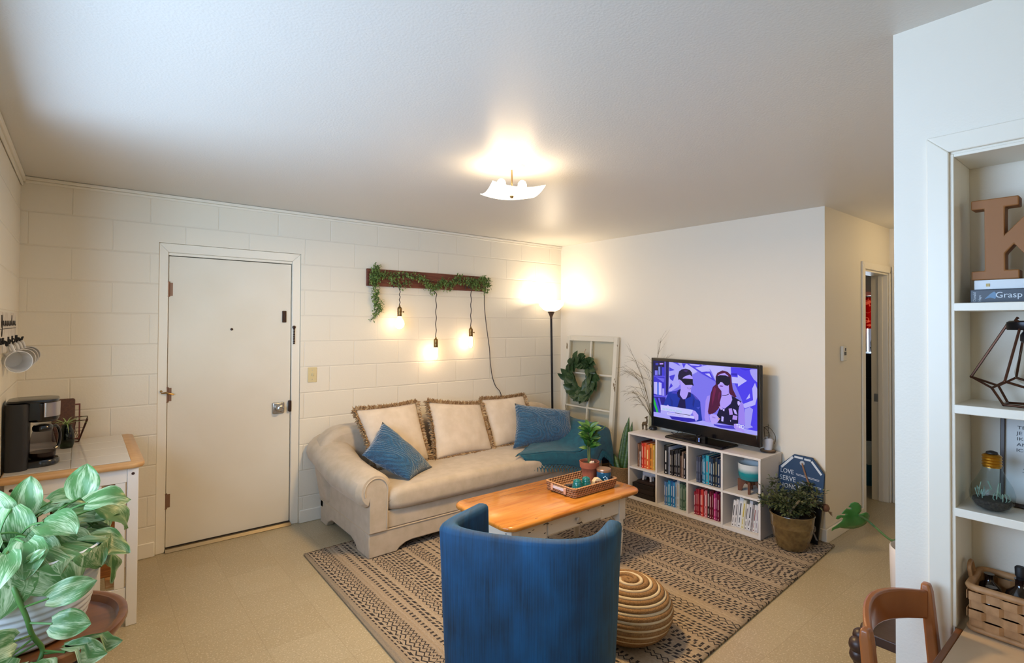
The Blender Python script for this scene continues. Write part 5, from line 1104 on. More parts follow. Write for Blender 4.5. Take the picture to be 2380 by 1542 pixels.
# coffee maker
m_cm = M('coffee_black', '#0b0b0f', .22, coat=.2); m_cmm = M('coffee_matte', '#15151a', .5)
KZ = CZ+.0045
cm = thing('coffee_maker', 'black drip coffee maker on the tiled cart', 'coffee maker', (-4.32, -.62, KZ))
g = G(); g.rings([rbox(-4.468, -.800, -4.383+dx*.5, -.58, .03, z, 4) for z, dx in ((KZ, 0), (KZ+.20, 0), (KZ+.315, .008), (KZ+.322, .002))]); g.build('body', m_cmm, cm, smooth=40)
kc_ = V((-4.332, -.69, 0)); KS = .82
g = G(); g.lathe([(0.0615, KZ), (0.0672, KZ+.006), (0.0672, KZ+.026), (0.0623, KZ+.032), (0.0492, KZ+.034)], kc_, 28); g.box((-4.39, -.756, KZ), (-4.34, -.624, KZ+.030)); g.build('base', m_cm, cm, smooth=40)
g = G(); g.lathe([(0.0574, KZ+.222), (0.0640, KZ+.235), (0.0656, KZ+.315), (0.0574, KZ+.325)], kc_, 28); g.box((-4.39, -.754, KZ+.235), (-4.34, -.626, KZ+.322)); g.build('brew_head', m_cm, cm, smooth=40)
g = G(); g.rings([[kc_+V((r*cos(R(a)), r*sin(R(a)), z)) for a in range(-80, 6, 8)]+[kc_+V(((r-.0025)*cos(R(a)), (r-.0025)*sin(R(a)), z)) for a in range(4, -85, -8)] for r, z in ((0.0668, KZ+.247), (0.0682, KZ+.318))]); g.build('steel_panel', M('panel_steel', '#b9b4b4', .28, .9), cm, smooth=60)
g = G(); g.rings([[V((p.x, p.y, z)) for p in rbox(-4.466+e, -.790+e, -4.268-e, -.585-e, .05, 0, 5)] for e, z in ((0.0033, KZ+.3235), (0, KZ+.328), (0.0033, KZ+.336), (0.0164, KZ+.339))]); g.build('lid', m_cm, cm, smooth=40)
m_car = clear_glass('carafe_glass', '#d8d6da', 1.2)
g = G(); g.lathe([(0.0451, KZ+.036), (0.0525, KZ+.042), (0.0541, KZ+.07), (0.0508, KZ+.12), (0.0426, KZ+.158), (0.0369, KZ+.175)], kc_, 28, cap0=True, cap1=False); cf = g.build('carafe', m_car, cm, smooth=60)
g = G(); g.lathe([(0.0373, KZ+.172), (0.0410, KZ+.178), (0.0410, KZ+.192), (0.0344, KZ+.202), (0.0115, KZ+.206)], kc_, 24); g.build('carafe_lid', m_cm, cf, smooth=40)
g = G(); g.tube(spline([kc_+V((0.0328, 0.0246, KZ+.186)), kc_+V((0.0541, 0.0410, KZ+.182)), kc_+V((0.0656, 0.0492, KZ+.14)), kc_+V((0.0607, 0.0459, KZ+.085)), kc_+V((0.0459, 0.0344, KZ+.07))], 5), .0075, 8); g.build('carafe_handle', m_cm, cf)
g = G(); g.lathe([(0.0455, KZ+.0375), (0.0525, KZ+.046), (0.0531, KZ+.066), (0.0016, KZ+.066)], kc_, 24); g.build('coffee', M('old_coffee', '#2a1a12', .2), cf, smooth=40)
# wire basket with board and frames, small air plant jar
m_wire = M('rust_wire', '#4a2a22', .5, .6)
wb = thing('wire_basket', 'rusty wire basket beside the coffee maker', 'basket', (-4.235, -.10, KZ))
b0 = [(-4.29, -.155), (-4.19, -.155), (-4.19, -.06), (-4.29, -.06)]; b1 = [(-4.315, -.20), (-4.15, -.20), (-4.15, -.04), (-4.315, -.04)]
g = G(); zb_, zt_ = KZ+.003, KZ+.135
for i in range(4):
    a, b_, c, d = b0[i], b0[(i+1) % 4], b1[i], b1[(i+1) % 4]
    g.tube([(*a, zb_), (*b_, zb_)], .0028, 5); g.tube([(*c, zt_), (*d, zt_)], .0028, 5)
    for k in range(4):
        p = lerp((*a, zb_), (*b_, zb_), k/3); q = lerp((*c, zt_), (*d, zt_), k/3); g.tube([p, q], .002, 5)
    g.tube([(*a, zb_), lerp((*c, zt_), (*d, zt_), .5), (*b_, zb_)], .0016, 5); g.tube([lerp((*a, zb_), (*c, zt_), .5), lerp((*b_, zb_), (*d, zt_), .5)], .0016, 5)
for k in range(1, 4): p = lerp((*b0[0], zb_), (*b0[1], zb_), k/4); q = lerp((*b0[3], zb_), (*b0[2], zb_), k/4); g.tube([p, q], .002, 5)
g.build('wire_frame', m_wire, wb, smooth=60)
g = G(); M1 = frame((-4.315, -.118, KZ+.007), (1, .0, 0), (0, .30, 1)); g.T = M1
g.rings([[V((p.x, p.y, z)) for p in rbox(0, 0, .105, .255, .012, 0, 4)] for z in (0, .012)]); o = g.build('cutting_board', M('dark_board', '#4a2a1a', .5, var=('#5d3822', 20, (6, 1, 6))), None, bevel=.002); tag(o, 'dark brown board standing in the wire basket', 'board')
pf_ = thing('picture_frame', 'thin red-brown frame leaning behind the dark board in the basket', 'picture frame', (-4.25, -.075, KZ+.007))
g = G(); g.T = frame((-4.26, -.090, KZ+.007), (1, 0, 0), (0, .22, 1)); w, h, b_ = .075, .215, .008
g.box((0, 0, 0), (b_, h, .010)); g.box((w-b_, 0, 0), (w, h, .010)); g.box((b_, 0, 0), (w-b_, b_, .010)); g.box((b_, h-b_, 0), (w-b_, h, .010)); g.build('frame', M('red_brown_frame', '#6a3226', .5), pf_)
ap = thing('air_plant_jar', 'green glass jar with a spiky air plant behind the coffee carafe', 'plant jar', (-4.245, -.30, KZ)); c = V((-4.245, -.30, KZ))
g = G(); g.lathe([(.028, .001), (.034, .02), (.036, .06), (.030, .10), (.022, .118), (.025, .13)], c, 20, cap1=False); g.build('jar', clear_glass('green_glass', '#8fae8c', 1.5), ap, smooth=60, solid=.002)
g = G(); rg = random.Random(6)
for k in range(16): a = k*2.4; g.leaf(c+V((0,0,.13)), (cos(a), sin(a), rg.uniform(.4,1.4)), rg.uniform(.09,.15), .009, bend=1.2, n=5, shape=lambda t_: 1-t_*.9)
g.build('leaves', M('air_plant', '#7a9a55', .5, var=('#a9b97a', 40)), ap, smooth=60)

# mug rack on the left wall with white mugs
mr = thing('mug_rack', 'white wooden sign with script lettering and hooks on the left wall', 'mug rack', (-4.477, -.73, 1.53))
m_sgw = M('weathered_white', '#d6cfc4', .7, var=('#bfb4a6', 22))
g = G(); g.box((-4.476, -1.10, 1.425), (-4.461, -.365, 1.615)); g.build('board', m_sgw, mr, bevel=.003)
g = G(); g.box((-4.4612, -1.10, 1.536), (-4.4605, -.375, 1.539)); g.build('rule', M('sign_ink', '#2e2824', .8), mr)
# looping handwriting, read from the room: +y is towards the corner
g = G(); rg = random.Random(12)
def pen(pts): g.tube(spline([(-4.4602, y, z) for y, z in pts], 4), .0016, 5)
y = -1.06; pen([(y, 1.60), (y+.01, 1.56), (y+.03, 1.545), (y+.045, 1.60), (y+.05, 1.545), (y+.03, 1.505), (y+.015, 1.52), (y+.06, 1.555)])
y += .06
for ch in 'ourmadwa':
    h = .022 if ch not in 'd' else .05
    pen([(y, 1.552), (y+.016, 1.552+h), (y+.026, 1.556), (y+.036, 1.552+.022), (y+.046, 1.55), (y+.075, 1.556)]); y += .075
g.build('script', M('sign_ink', '#2e2824', .8), mr)
HY = (-.36, -.42, -.60, -.78, -1.0, -1.08)
for y in HY:
    g = G(); g.tube(spline([(-4.4605, y, 1.486), (-4.446, y, 1.478), (-4.440, y, 1.464), (-4.436, y, 1.476), (-4.432, y, 1.490)], 4), .0034, 6); g.tube([(-4.4605, y, 1.498), (-4.4605, y, 1.468)], .006, 6); g.build('hook', m_blk_met, mr)
m_mug = M('white_mug', '#cfcdca', .25, coat=.3)
mugp = None
for i, y in enumerate(HY[1:5]):
    lab = ('white mug on the mug rack hook nearest the corner', 'white mug second from the corner on the mug rack', 'white mug third from the corner on the mug rack', 'white mug fourth from the corner on the mug rack, nearest the camera')[i]
    if mugp is None:
        mg = thing('mug', lab, 'mug', (-4.437, y, 1.466), 0, 'white mugs hanging from the mug rack')
        g = G()   # handle up, mouth towards the camera (-y) and a little to the room
        ax = V((.35, -.90, -.12)).normalized(); cc = V((.020, .012, -.072))
        g.lathe([(.026, -.040), (.038, -.036), (.045, -.01), (.049, .035), (.050, .040), (.047, .040), (.042, -.008), (.034, -.030), (.002, -.032)], cc, 28, ax); g.build('cup', m_mug, mg, local=True, smooth=60)
        g = G(); upv = V((-.30, .0, .95)); upv = (upv-ax*upv.dot(ax)).normalized()
        g.tube(spline([cc+upv*.044+ax*.02, cc+upv*.070+ax*.016, cc+upv*.076, cc+upv*.066-ax*.020, cc+upv*.040-ax*.024], 5), .006, 8, flat=.8); g.build('handle', m_mug, mg, local=True, smooth=60); mugp = mg
    else:
        mg = mugp.copy(); C.objects.link(mg); mg.location = (-4.437, y, 1.466); mg['label'] = lab
        for ch in list(mugp.children): c2 = ch.copy(); C.objects.link(c2); c2.parent = mg

# ================================================================ pothos on the round stand
m_std = M('walnut_stain', '#6b3d1e', .3, var=('#824e28', 5, (1, 6, 1)), coat=.3)
SC, SZ = V((-4.2785, -2.603, 0)), .85
st = thing('plant_stand', 'round wooden tray-top stand under the white ribbed pot', 'plant stand', (SC.x, SC.y, 0))
g = G(); g.lathe([(.170, SZ-.028), (.186, SZ-.026), (.195, SZ-.012), (.194, SZ-.002), (.186, SZ), (.176, SZ-.003), (.170, SZ-.018), (.002, SZ-.018)], SC, 56); g.build('tray_top', m_std, st, smooth=40)
for k in range(4):
    a = R(35+90*k); d = V((cos(a), sin(a), 0)); g = G(); p0 = SC+d*.12; p1 = SC+d*.155
    g.tube([p1+V((0,0,.0012)), p0+V((0,0,SZ-.028))], [.014, .020], 4); g.build('leg', M('reddish_leg', '#54231a', .4), st, smooth=0)
g = G(); g.lathe([(.115, SZ-.085), (.128, SZ-.085), (.128, SZ-.029), (.115, SZ-.029), (.115, SZ-.085)], SC, 32, cap0=False, cap1=False); g.build('apron_ring', M('black_apron', '#141010', .6), st)
PC = V((-4.288, -2.575, SZ-.0175))
pt_ = thing('pothos', 'variegated pothos in a white ribbed pot on the round stand', 'potted plant', (PC.x, PC.y, PC.z))
prof = [(.105, .0008), (.112, .004)]
for k in range(12):
    z = .006+k*.0162; r = .112+.046*(z/.20)**.8; prof += [(r, z), (r+.0035, z+.003), (r+.0052, z+.0075), (r+.0035, z+.012)]
prof += [(.163, .203), (.160, .206), (.154, .203), (.150, .18), (.002, .175)]
g = G(); g.lathe(prof, PC, 64); g.build('pot', M('ribbed_white_ceramic', '#cdd0d2', .3, coat=.2), pt_, smooth=70)
g = G(); g.lathe([(.151, .178), (.08, .186), (.002, .188)], PC, 32); g.build('soil', m_soil, pt_)
def varieg():
    m = M('pothos_leaf', '#3f7a2e', .38); x = NX(m); b = x.n['Principled BSDF']; vec, o = x.xyz()
    at = x.n.new('ShaderNodeAttribute'); at.attribute_name = 'leafuv'; sp = x.n.new('ShaderNodeSeparateXYZ'); x.l.new(at.outputs['Vector'], sp.inputs[0])
    st_ = x.noise(x.comb(x.m('ADD', x.m('MULTIPLY', sp.outputs[0], 2.2), x.m('MULTIPLY', sp.outputs[2], 40)), x.m('MULTIPLY', sp.outputs[1], 8), x.m('MULTIPLY', sp.outputs[2], 9)), 2.2, 5)
    big = x.noise(x.comb(x.m('MULTIPLY', sp.outputs[0], .6), x.m('MULTIPLY', sp.outputs[1], 1.2), x.m('MULTIPLY', sp.outputs[2], 31)), 1.4, 2)
    w = x.m('ADD', x.m('MULTIPLY', st_, .55), x.m('MULTIPLY', big, .75)); f = x.m('MULTIPLY', x.m('SUBTRACT', w, .60), 5); f = x.m('MINIMUM', x.m('MAXIMUM', f, 0), 1)
    gcol = x.mix(x.noise(vec, 25), '#3f6e34', '#6a9558'); col = x.mix(f, gcol, '#c0d0a4'); x.l.new(col, b.inputs['Base Color'])
    b.inputs['Subsurface Weight'].default_value = .0
    tl = x.n.new('ShaderNodeBsdfTranslucent'); x.l.new(col, tl.inputs[0]); mx = x.n.new('ShaderNodeMixShader'); mx.inputs[0].default_value = .25
    x.l.new(b.outputs[0], mx.inputs[1]); x.l.new(tl.outputs[0], mx.inputs[2]); x.l.new(mx.outputs[0], x.n['Material Output'].inputs[0]); return m
m_po = varieg()
pbm = bmesh.new(); plu = pbm.verts.layers.float_vector.new('leafuv')
def heart(p, d, L, w, upv=(0,0,1), bend=.8, fold=.18, seed=0.0, wave=.006, sidew=0):
    p = V(p); d = V(d).normalized(); u = V(upv); sd = d.cross(u); sd = sd.normalized() if sd.length > 1e-4 else d.orthogonal().normalized(); u = sd.cross(d)
    n = 10; rows = []
    for i in range(n+1):
        t_ = i/n; ww = w*.5*min(1, (sin(pi*min(1, t_*.80+.20)**1.05))**.75 if t_ > 0 else .45)
        if t_ >= .999: ww = .0005
        a = bend*t_; q = p+(d*(sin(a)/bend)-u*((1-cos(a))/bend))*L if abs(bend) > 1e-3 else p+d*L*t_
        nn = u*cos(a)+d*sin(a); row = []
        for j in range(-3, 4):
            s_ = j/3; back = -d*L*.10*max(0, .18-t_)/.18*abs(s_)**1.0
            v = pbm.verts.new(q+sd*ww*s_+nn*(fold*ww*abs(s_)+wave*sin(t_*9+s_*4+seed*50)*abs(s_))+back); v[plu] = (t_, s_, seed); row.append(v)
        rows.append(row)
    for a, b_ in zip(rows, rows[1:]):
        for j in range(6):
            fc = pbm.faces.new((a[j], b_[j], b_[j+1], a[j+1])); fc.smooth = True
def proj_dir(p): return (V((-4.1847, -4.2854, 1.5751))-V(p)).normalized()
gs = G(); rg = random.Random(31)
TOP = PC+V((0, 0, .20))
def stemleaf(tip, d, L, w, upv, bend, seed, root=None, fold=.18):
    L *= .86; w *= .86
    r0_ = root if root is not None else TOP+V((rg.uniform(-.05,.05), rg.uniform(-.05,.05), -.01)); tip = V(tip)
    mid = (V(r0_)+tip)/2+V((0, 0, .025)); gs.tube(spline([r0_, mid, tip], 4), .0026, 6); heart(tip, d, L, w, upv, bend, fold, seed)
# big leaves: position from the pot centre, direction, length, width, up, bend
X_ = rt   # camera-right and up directions only used to face blades roughly towards the room
LV = [((-.02,.0,.10),(.1,.0,-1),.13,.105,(-.3,-1,.4),.25),((.045,.02,.045),(.55,.1,-.45),.13,.10,(.1,-.6,.8),.7),((.09,.03,.055),(.8,.2,-.05),.12,.10,(-.1,-.5,1),.9),((.13,.05,.03),(.6,.25,-.6),.13,.10,(.6,-.4,.6),.9),
      ((.05,.07,.085),(.9,.25,.1),.13,.09,(-.2,-.4,1),1.0),((.0,.05,.07),(.1,.05,1),.105,.075,(-.1,-1,.1),.2),((.105,.06,.085),(.15,.1,1),.10,.085,(-.1,-1,.1),.25),((-.03,.03,.06),(-.35,.0,.8),.11,.08,(-.2,-1,.3),.4),
      ((-.10,-.01,.055),(-.9,.1,.1),.15,.10,(0,-.5,1),.8),((-.06,-.05,.06),(-.35,-.5,-.5),.15,.12,(-.1,-.7,.8),.7),((.01,-.06,.045),(.35,-.35,-.7),.15,.12,(.1,-.8,.6),.5),((-.10,-.07,.05),(-.2,-.4,-.8),.15,.12,(0,-1,.4),.4),
      ((.06,-.05,.03),(.7,-.25,-.55),.13,.10,(.2,-.7,.6),.6),((.11,-.02,.01),(.5,-.1,-.85),.12,.09,(.6,-.7,.2),.4),((-.07,.06,.09),(-.7,.4,.3),.13,.10,(0,-.3,1),.8),((.03,.10,.05),(.3,.9,.2),.12,.09,(0,-.2,1),.9),
      ((.12,.0,.085),(.85,-.1,.25),.11,.085,(-.1,-.5,.9),1.0),((-.02,-.08,.02),(.0,-.6,-.75),.14,.11,(0,-.9,.5),.4),((-.13,.03,.10),(-.6,-.2,.5),.12,.09,(.2,-.7,.7),.7),((-.14,-.04,.09),(-.5,-.3,.2),.13,.10,(.2,-.7,.7),.6),((.09,.09,.08),(.5,.6,.2),.12,.09,(.2,-.3,1),.9),((.145,.03,.06),(.7,.05,-.35),.12,.10,(.4,-.4,.8),.9)]
for k, (o_, d, L, w, u_, b_) in enumerate(LV): stemleaf(TOP+V(o_), d, L, w, u_, b_, .13+.047*k)
for k in range(20):
    a = k*2.4; r_ = rg.uniform(.05,.15); stemleaf(TOP+V((r_*cos(a), r_*sin(a), rg.uniform(.0,.07))), (cos(a), sin(a)-.2, rg.uniform(-.5,.4)), rg.uniform(.09,.13), rg.uniform(.07,.095), (-.1*cos(a), -.5, 1), rg.uniform(.5,1), rg.random())
# vine trailing down the front of the pot
vine = spline([TOP+V((-.01,-.135,.0)), TOP+V((.0,-.170,-.03)), TOP+V((.018,-.168,-.09)), TOP+V((.028,-.155,-.14)), TOP+V((.045,-.145,-.185)), TOP+V((.03,-.17,-.215))], 6); gs.tube(vine, .0048, 8)
VL = [(.0,(.5,-.3,.4),.035,.02),(.35,(.9,-.2,.25),.085,.055),(.48,(.8,-.4,-.1),.07,.06),(.62,(-.4,-.5,.2),.075,.06),(.70,(-.9,-.3,-.2),.09,.07),(.80,(.7,-.4,-.1),.08,.06),(.86,(.95,-.2,-.05),.10,.05),(.92,(-.7,-.5,-.4),.11,.075),(.97,(.2,-.6,-.7),.07,.05),(1.0,(-.5,-.5,-.6),.10,.07),(.66,(-.8,-.5,-.3),.10,.08),(.95,(-.95,-.2,-.3),.12,.08)]
for k, (t_, d, L, w) in enumerate(VL):
    p = vine[int(t_*(len(vine)-1))]; q = p+V(d).normalized()*.045+V((0,-.005,.0)); gs.tube([p, q], .0024, 6); heart(q, d, L, w, (.05, -.9, .4), .5, .15, .71+.037*k)
for o_, d in (((.155,.05,-.02),(.35,.05,-.95)),((.165,.02,-.07),(.2,.0,-.95))): stemleaf(PC+V((o_[0], o_[1], .2+o_[2])), d, .085, .06, (.7,-.7,.1), .4, rg.random(), root=TOP+V((.12,.03,.01)))
for k in range(5): p = vine[-1-k]; gs.tube(spline([p, p+V((rg.uniform(-.03,.03), -.02, -.015)), p+V((rg.uniform(-.05,.05), -.02, -.03))], 4), .0018, 5)
gs.build('stems', M('pothos_stem', '#4f7a3a', .5), pt_, smooth=60)
for v in pbm.verts:
    if v.co.x < -4.468: v.co.x = -4.468
    dv = v.co-PC; r_ = V((dv.x, dv.y)).length
    if dv.z < .208 and r_ < .168: s_ = .170/max(r_, .01); v.co.x = PC.x+dv.x*s_; v.co.y = PC.y+dv.y*s_
    if v.co.z < SZ+.004 and (v.co-SC).to_2d().length < .20: v.co.z = SZ+.004
pbm.transform(INV[pt_.name]); me = bpy.data.meshes.new('leaves'); pbm.to_mesh(me); pbm.free(); me.materials.append(m_po)
lo = bpy.data.objects.new('leaves', me); C.objects.link(lo); lo.parent = pt_
# ================================================================ built-in shelves on the right
SXF = -2.317
m_mdf = M('brown_mdf', '#8f5d30', .6, bump=(60, .1)); Z1 = 1.6376
def flatbook(label, x0, y0, w, d, h, z, col, pc='#cfc8ba'):
    b = thing('book', label, 'book', (x0, y0, z), 0, 'books lying under the letter'); m = M('cover_'+col, col, .4)
    g = G(); g.box((x0, y0-w, z), (x0+d, y0, z+.003)); g.box((x0, y0-w, z+h-.003), (x0+d, y0, z+h)); g.box((x0-.003, y0-w, z), (x0+.003, y0, z+h)); g.build('cover', m, b, bevel=.0015)
    g = G(); g.box((x0+.0035, y0-w+.002, z+.0032), (x0+d-.002, y0-.002, z+h-.0032)); g.build('pages', M('book_pages', '#cfc4ae', .9), b); return b
b1 = flatbook('dark blue hardback book lying on the upper shelf', -2.270, -3.945, .22, .13, .036, Z1, '#232c3a')
mw_ = M('book_white_ink', '#c9d0d8', .6)
Fx = frame((-2.2735, -3.985, Z1+.010), (0, -1, 0), (0, 0, 1))
text('title', 'Grasp', mw_, Fx @ Mx.Translation((.012, .003, 0)), .022, b1, .0003)
text('author', 'Donald', mw_, frame((-2.2735, -3.957, Z1+.004), (0, 0, 1), (0, 1, 0)), .0085, b1, .0003); text('author', 'Hays', mw_, frame((-2.2735, -3.968, Z1+.004), (0, 0, 1), (0, 1, 0)), .0085, b1, .0003)
g = G(); g.T = frame((-2.2735, -3.975, Z1+.010), (0, -1, 0), (0, 0, 1)); g.poly([(.0, .0, 0), (.012, .014, 0), (.020, .020, 0), (.026, .012, 0), (.022, .0, 0), (.012, .004, 0)]); g.build('cover_picture', M('cover_art', '#6a8aa8', .6), b1)
b2 = flatbook('white hardback book stacked on the dark blue book', -2.262, -3.952, .21, .12, .026, Z1+.0365, '#cdd2d6')
g = G(); g.box((-2.2662, -3.985, Z1+.0445), (-2.2652, -3.977, Z1+.0525)); g.build('emblem', M('gold_emblem', '#b8a060', .5), b2)
kl = thing('letter_block', 'large brown slab-serif letter K standing on the books', 'letter', (-2.235, -4.05, Z1+.0632)); KB = Z1+.0632; KH = .222
g = G(); g.T = frame((-2.258, -3.945, KB), (0, -1, 0), (0, 0, 1))
def kp(pts, z0=0, z1=-.05): g.rings([[V((a, b_, z0)) for a, b_ in pts], [V((a, b_, z1)) for a, b_ in pts]])
kp([(0, 0), (.098, 0), (.098, .025), (.070, .025), (.070, .070), (.088, .094), (.135, .025), (.118, .025), (.118, 0), (.215, 0), (.215, .025), (.190, .025), (.118, .130), (.172, KH-.026), (.200, KH-.026), (.200, KH), (.112, KH), (.112, KH-.026), (.134, KH-.026), (.070, .122), (.070, KH-.026), (.098, KH-.026), (.098, KH), (0, KH), (0, KH-.026), (.028, KH-.026), (.028, .025), (0, .025)])
g.build('letter_body', m_mdf, kl, bevel=.003)
# faceted metal lamp with clear bulb
Z2 = 1.3586; GC = V((-2.228, -4.060, Z2))
gl = thing('geometric_lantern', 'faceted bronze wire lantern with a clear bulb on the second shelf', 'lantern', (GC.x, GC.y, GC.z)); m_cop = M('bronze_wire', '#54372a', .4, .8)
g = G(); n = 5
def ring5(r, z, off): return [GC+V((min(r*cos(R(72*k+off)), .080)*.85, r*sin(R(72*k+off)), z)) for k in range(n)]
OFF = 162
bt = ring5(.062, .004, OFF+36); lw = ring5(.088, .048, OFF+36); wd = ring5(.122, .072, OFF); tp = ring5(.045, .222, OFF)
for k in range(n):
    for a, b_ in ((bt[k], bt[(k+1) % n]), (bt[k], lw[k]), (lw[k], wd[k]), (lw[k], wd[(k+1) % n]), (wd[k], tp[k]), (tp[k], tp[(k+1) % n])): g.tube([a, b_], .0032, 6); g.ball(a, .004, 6, 4)
g.build('wire_frame', m_cop, gl, smooth=60)
g = G(); g.lathe([(.046, .205), (.048, .208), (.048, .226), (.042, .230)], GC, 24); cap_ = g.build('cap', M('cap_black', '#15141a', .25, .5), gl, smooth=40)
g = G(); g.tube([tp[0], tp[0]+V((-.004, .010, .010)), tp[0]+V((0, .006, .016))], .004, 6); g.build('hook', m_cop, gl)
g = G(); g.lathe([(.012, .205), (.016, .200), (.021, .192), (.021, .176), (.017, .172)], GC, 20); sk_ = g.build('socket', M('socket_black', '#17151a', .35), gl, smooth=40)
g = G(); g.lathe([(.014, .172), (.016, .160), (.028, .115), (.033, .092), (.030, .074), (.018, .062), (.003, .059)], GC, 24, cap0=False); blb = g.build('bulb', clear_glass('bulb_glass', '#f0ece6', 1.22), gl, smooth=60)
g = G(); g.tube(spline([GC+V((0,-.006,.17)), GC+V((0,-.010,.12)), GC+V((0,-.006,.088)), GC+V((0,.006,.088)), GC+V((0,.010,.12)), GC+V((0,.006,.17))], 4), .0009, 5); g.build('filament', M('filament', '#b08a5a', .4, 1), blb)
# framed print and bulb terrarium
Z3 = 1.0766
fp = thing('framed_print', 'framed print of love words on the third shelf behind the bulb terrarium', 'framed print', (-2.165, -4.07, Z3))
FM = frame((-2.185, -3.990, Z3+.001), (0, -1, 0), (sin(R(6)), 0, cos(R(6))))
g = G(); g.T = FM; w, h, b_ = .20, .250, .010
g.box((0, 0, -.010), (b_, h, .008)); g.box((w-b_, 0, -.010), (w, h, .008)); g.box((b_, 0, -.010), (w-b_, b_, .008)); g.box((b_, h-b_, -.010), (w-b_, h, .008)); g.build('frame', M('espresso_frame', '#2e1d16', .4), fp, bevel=.0015)
g = G(); g.T = FM; g.box((b_, b_, -.006), (w-b_, h-b_, .0)); pr = g.build('print', M('print_paper', '#c4c9cc', .6), fp)
ink = M('print_ink', '#33383f', .7)
for i, (s_, x_) in enumerate((('TE AMO', .034), ("JE T'AIME", .033), ('IK HOU VAN', .033), ('AMIN MEN', .033), ('ICH LIEBE', .032), ('LOVE', .050), ('AGAPE', .048), ('ALOHA', .047), ("TAIM I'", .045), ('TI AMO', .051), ('SARANG', .050), ('TE A', .050), ('OBY', .052), ('DE', .052))):
    text('words', s_, M('print_gold', '#b9a98e', .7) if s_ == 'LOVE' else ink, FM @ Mx.Translation((x_, h-.038-.0155*i, .0004)), .0125, pr, .0002, 'LEFT', 1.25)
bt_ = thing('bulb_terrarium', 'light bulb shaped glass terrarium with a gold screw cap', 'terrarium', (-2.268, -3.987, Z3)); c = V((-2.268, -3.987, Z3))
g = G(); g.lathe([(.022, .001), (.036, .008), (.046, .026), (.048, .045), (.042, .068), (.030, .090), (.022, .108), (.0195, .122)], c, 28, cap1=False); g.build('glass', clear_glass('terrarium_glass', '#eaf0f0', 1.22), bt_, smooth=60)
g = G(); pz = [(.020, .116)]
for k in range(4): pz += [(.0195, .119+k*.0075), (.0218, .1225+k*.0075)]
pz += [(.019, .149), (.013, .152)]; g.lathe(pz, c, 24); cp_ = g.build('screw_cap', M('gold_cap', '#c08a2e', .3, 1), bt_, smooth=60)
g = G(); g.lathe([(.013, .1525), (.012, .157), (.004, .160)], c, 16); g.build('contact', M('contact_dark', '#1a1616', .5), cp_, smooth=60)
g = G(); g.lathe([(.021, .003), (.034, .010), (.042, .024), (.040, .030), (.002, .032)], c, 24); g.build('gravel', M('terrarium_gravel', '#2e2824', 1, var=('#4e463e', 200), bump=(160, 1)), bt_)
g = G(); rg = random.Random(9)
for s_ in (-1, 1):
    for k in range(7): a = rg.uniform(0, 6.28); b0_ = c+V((0, s_*-.018, .034)); g.tube(spline([b0_, b0_+V((cos(a)*.012, sin(a)*.014, .016)), b0_+V((cos(a)*.022, sin(a)*.02, .020 if s_ < 0 else .002)), b0_+V((cos(a)*.012, sin(a)*.012, .04 if k % 3 == 0 else -.006))], 4), .0011, 5)
g.build('air_plant', M('silver_green', '#8fa898', .6), bt_, smooth=60)
# desk
m_dtop = M('desk_laminate', '#c3a888', .45, var=('#cbb292', 3)); m_dwood = M('desk_edge_wood', '#7a4a28', .4)
dk = thing('desk', 'beige topped desk with wooden edge under the built-in shelves', 'desk', (-2.55, -4.6, 0))
g = G(); g.box((-2.86, -5.15, .722), (-2.325, -3.935, .7505)); g.box((-2.325, -4.99, .722), (-2.132, -3.935, .7505)); g.build('desk_top', m_dtop, dk, bevel=.001)
g = G(); g.box((-2.875, -5.15, .720), (-2.8605, -3.920, .751)); g.box((-2.8605, -3.9345, .720), (-2.32, -3.920, .751)); g.build('edge_band', m_dwood, dk, bevel=.002)
for x, y in ((-2.84, -4.0), (-2.38, -4.0), (-2.84, -5.1), (-2.38, -5.1)):
    g = G(); g.box((x-.02, y-.02, .0006), (x+.02, y+.02, .7195)); g.build('leg', m_dwood, dk, bevel=.003)
# splint basket with smoky glass bottles
sb = thing('splint_basket', 'woven wood splint basket on the desk in the recess', 'basket', (-2.24, -4.06, .751))
m_spl = M('wood_splint', '#b5875a', .6, var=('#a0744a', 40)); bx0, bx1, by0, by1, bh = -2.31, -2.150, -4.26, -3.945, .128
g = G()
def wl(a, b_, n, z0, rows, nrm):
    a, b_, nrm = V(a), V(b_), V(nrm); hgt = .024
    for r_ in range(rows):
        pts = []; seg = n*4
        for k in range(seg+1):
            t_ = k/seg; wv = .0035*(1 if (int(t_*n)+r_) % 2 else -1); pts.append(a.lerp(b_, t_)+nrm*wv)
        z = z0+r_*hgt
        for p, q in zip(pts, pts[1:]): g.rings([[V((p.x, p.y, z+.001)), V((q.x, q.y, z+.001)), V((q.x, q.y, z+hgt-.001)), V((p.x, p.y, z+hgt-.001))], [x_+nrm*.002 for x_ in (V((p.x, p.y, z+.001)), V((q.x, q.y, z+.001)), V((q.x, q.y, z+hgt-.001)), V((p.x, p.y, z+hgt-.001)))]])
zb_ = .7512
wl((bx0, by1, 0), (bx0, by0, 0), 9, zb_+.012, 4, (-1, 0, 0)); wl((bx0, by1, 0), (bx1, by1, 0), 5, zb_+.012, 4, (0, 1, 0)); wl((bx1, by1, 0), (bx1, by0, 0), 9, zb_+.012, 4, (1, 0, 0))
g.box((bx0+.004, by0, zb_), (bx1-.004, by1-.004, zb_+.006)); g.build('weave', m_spl, sb, smooth=0)
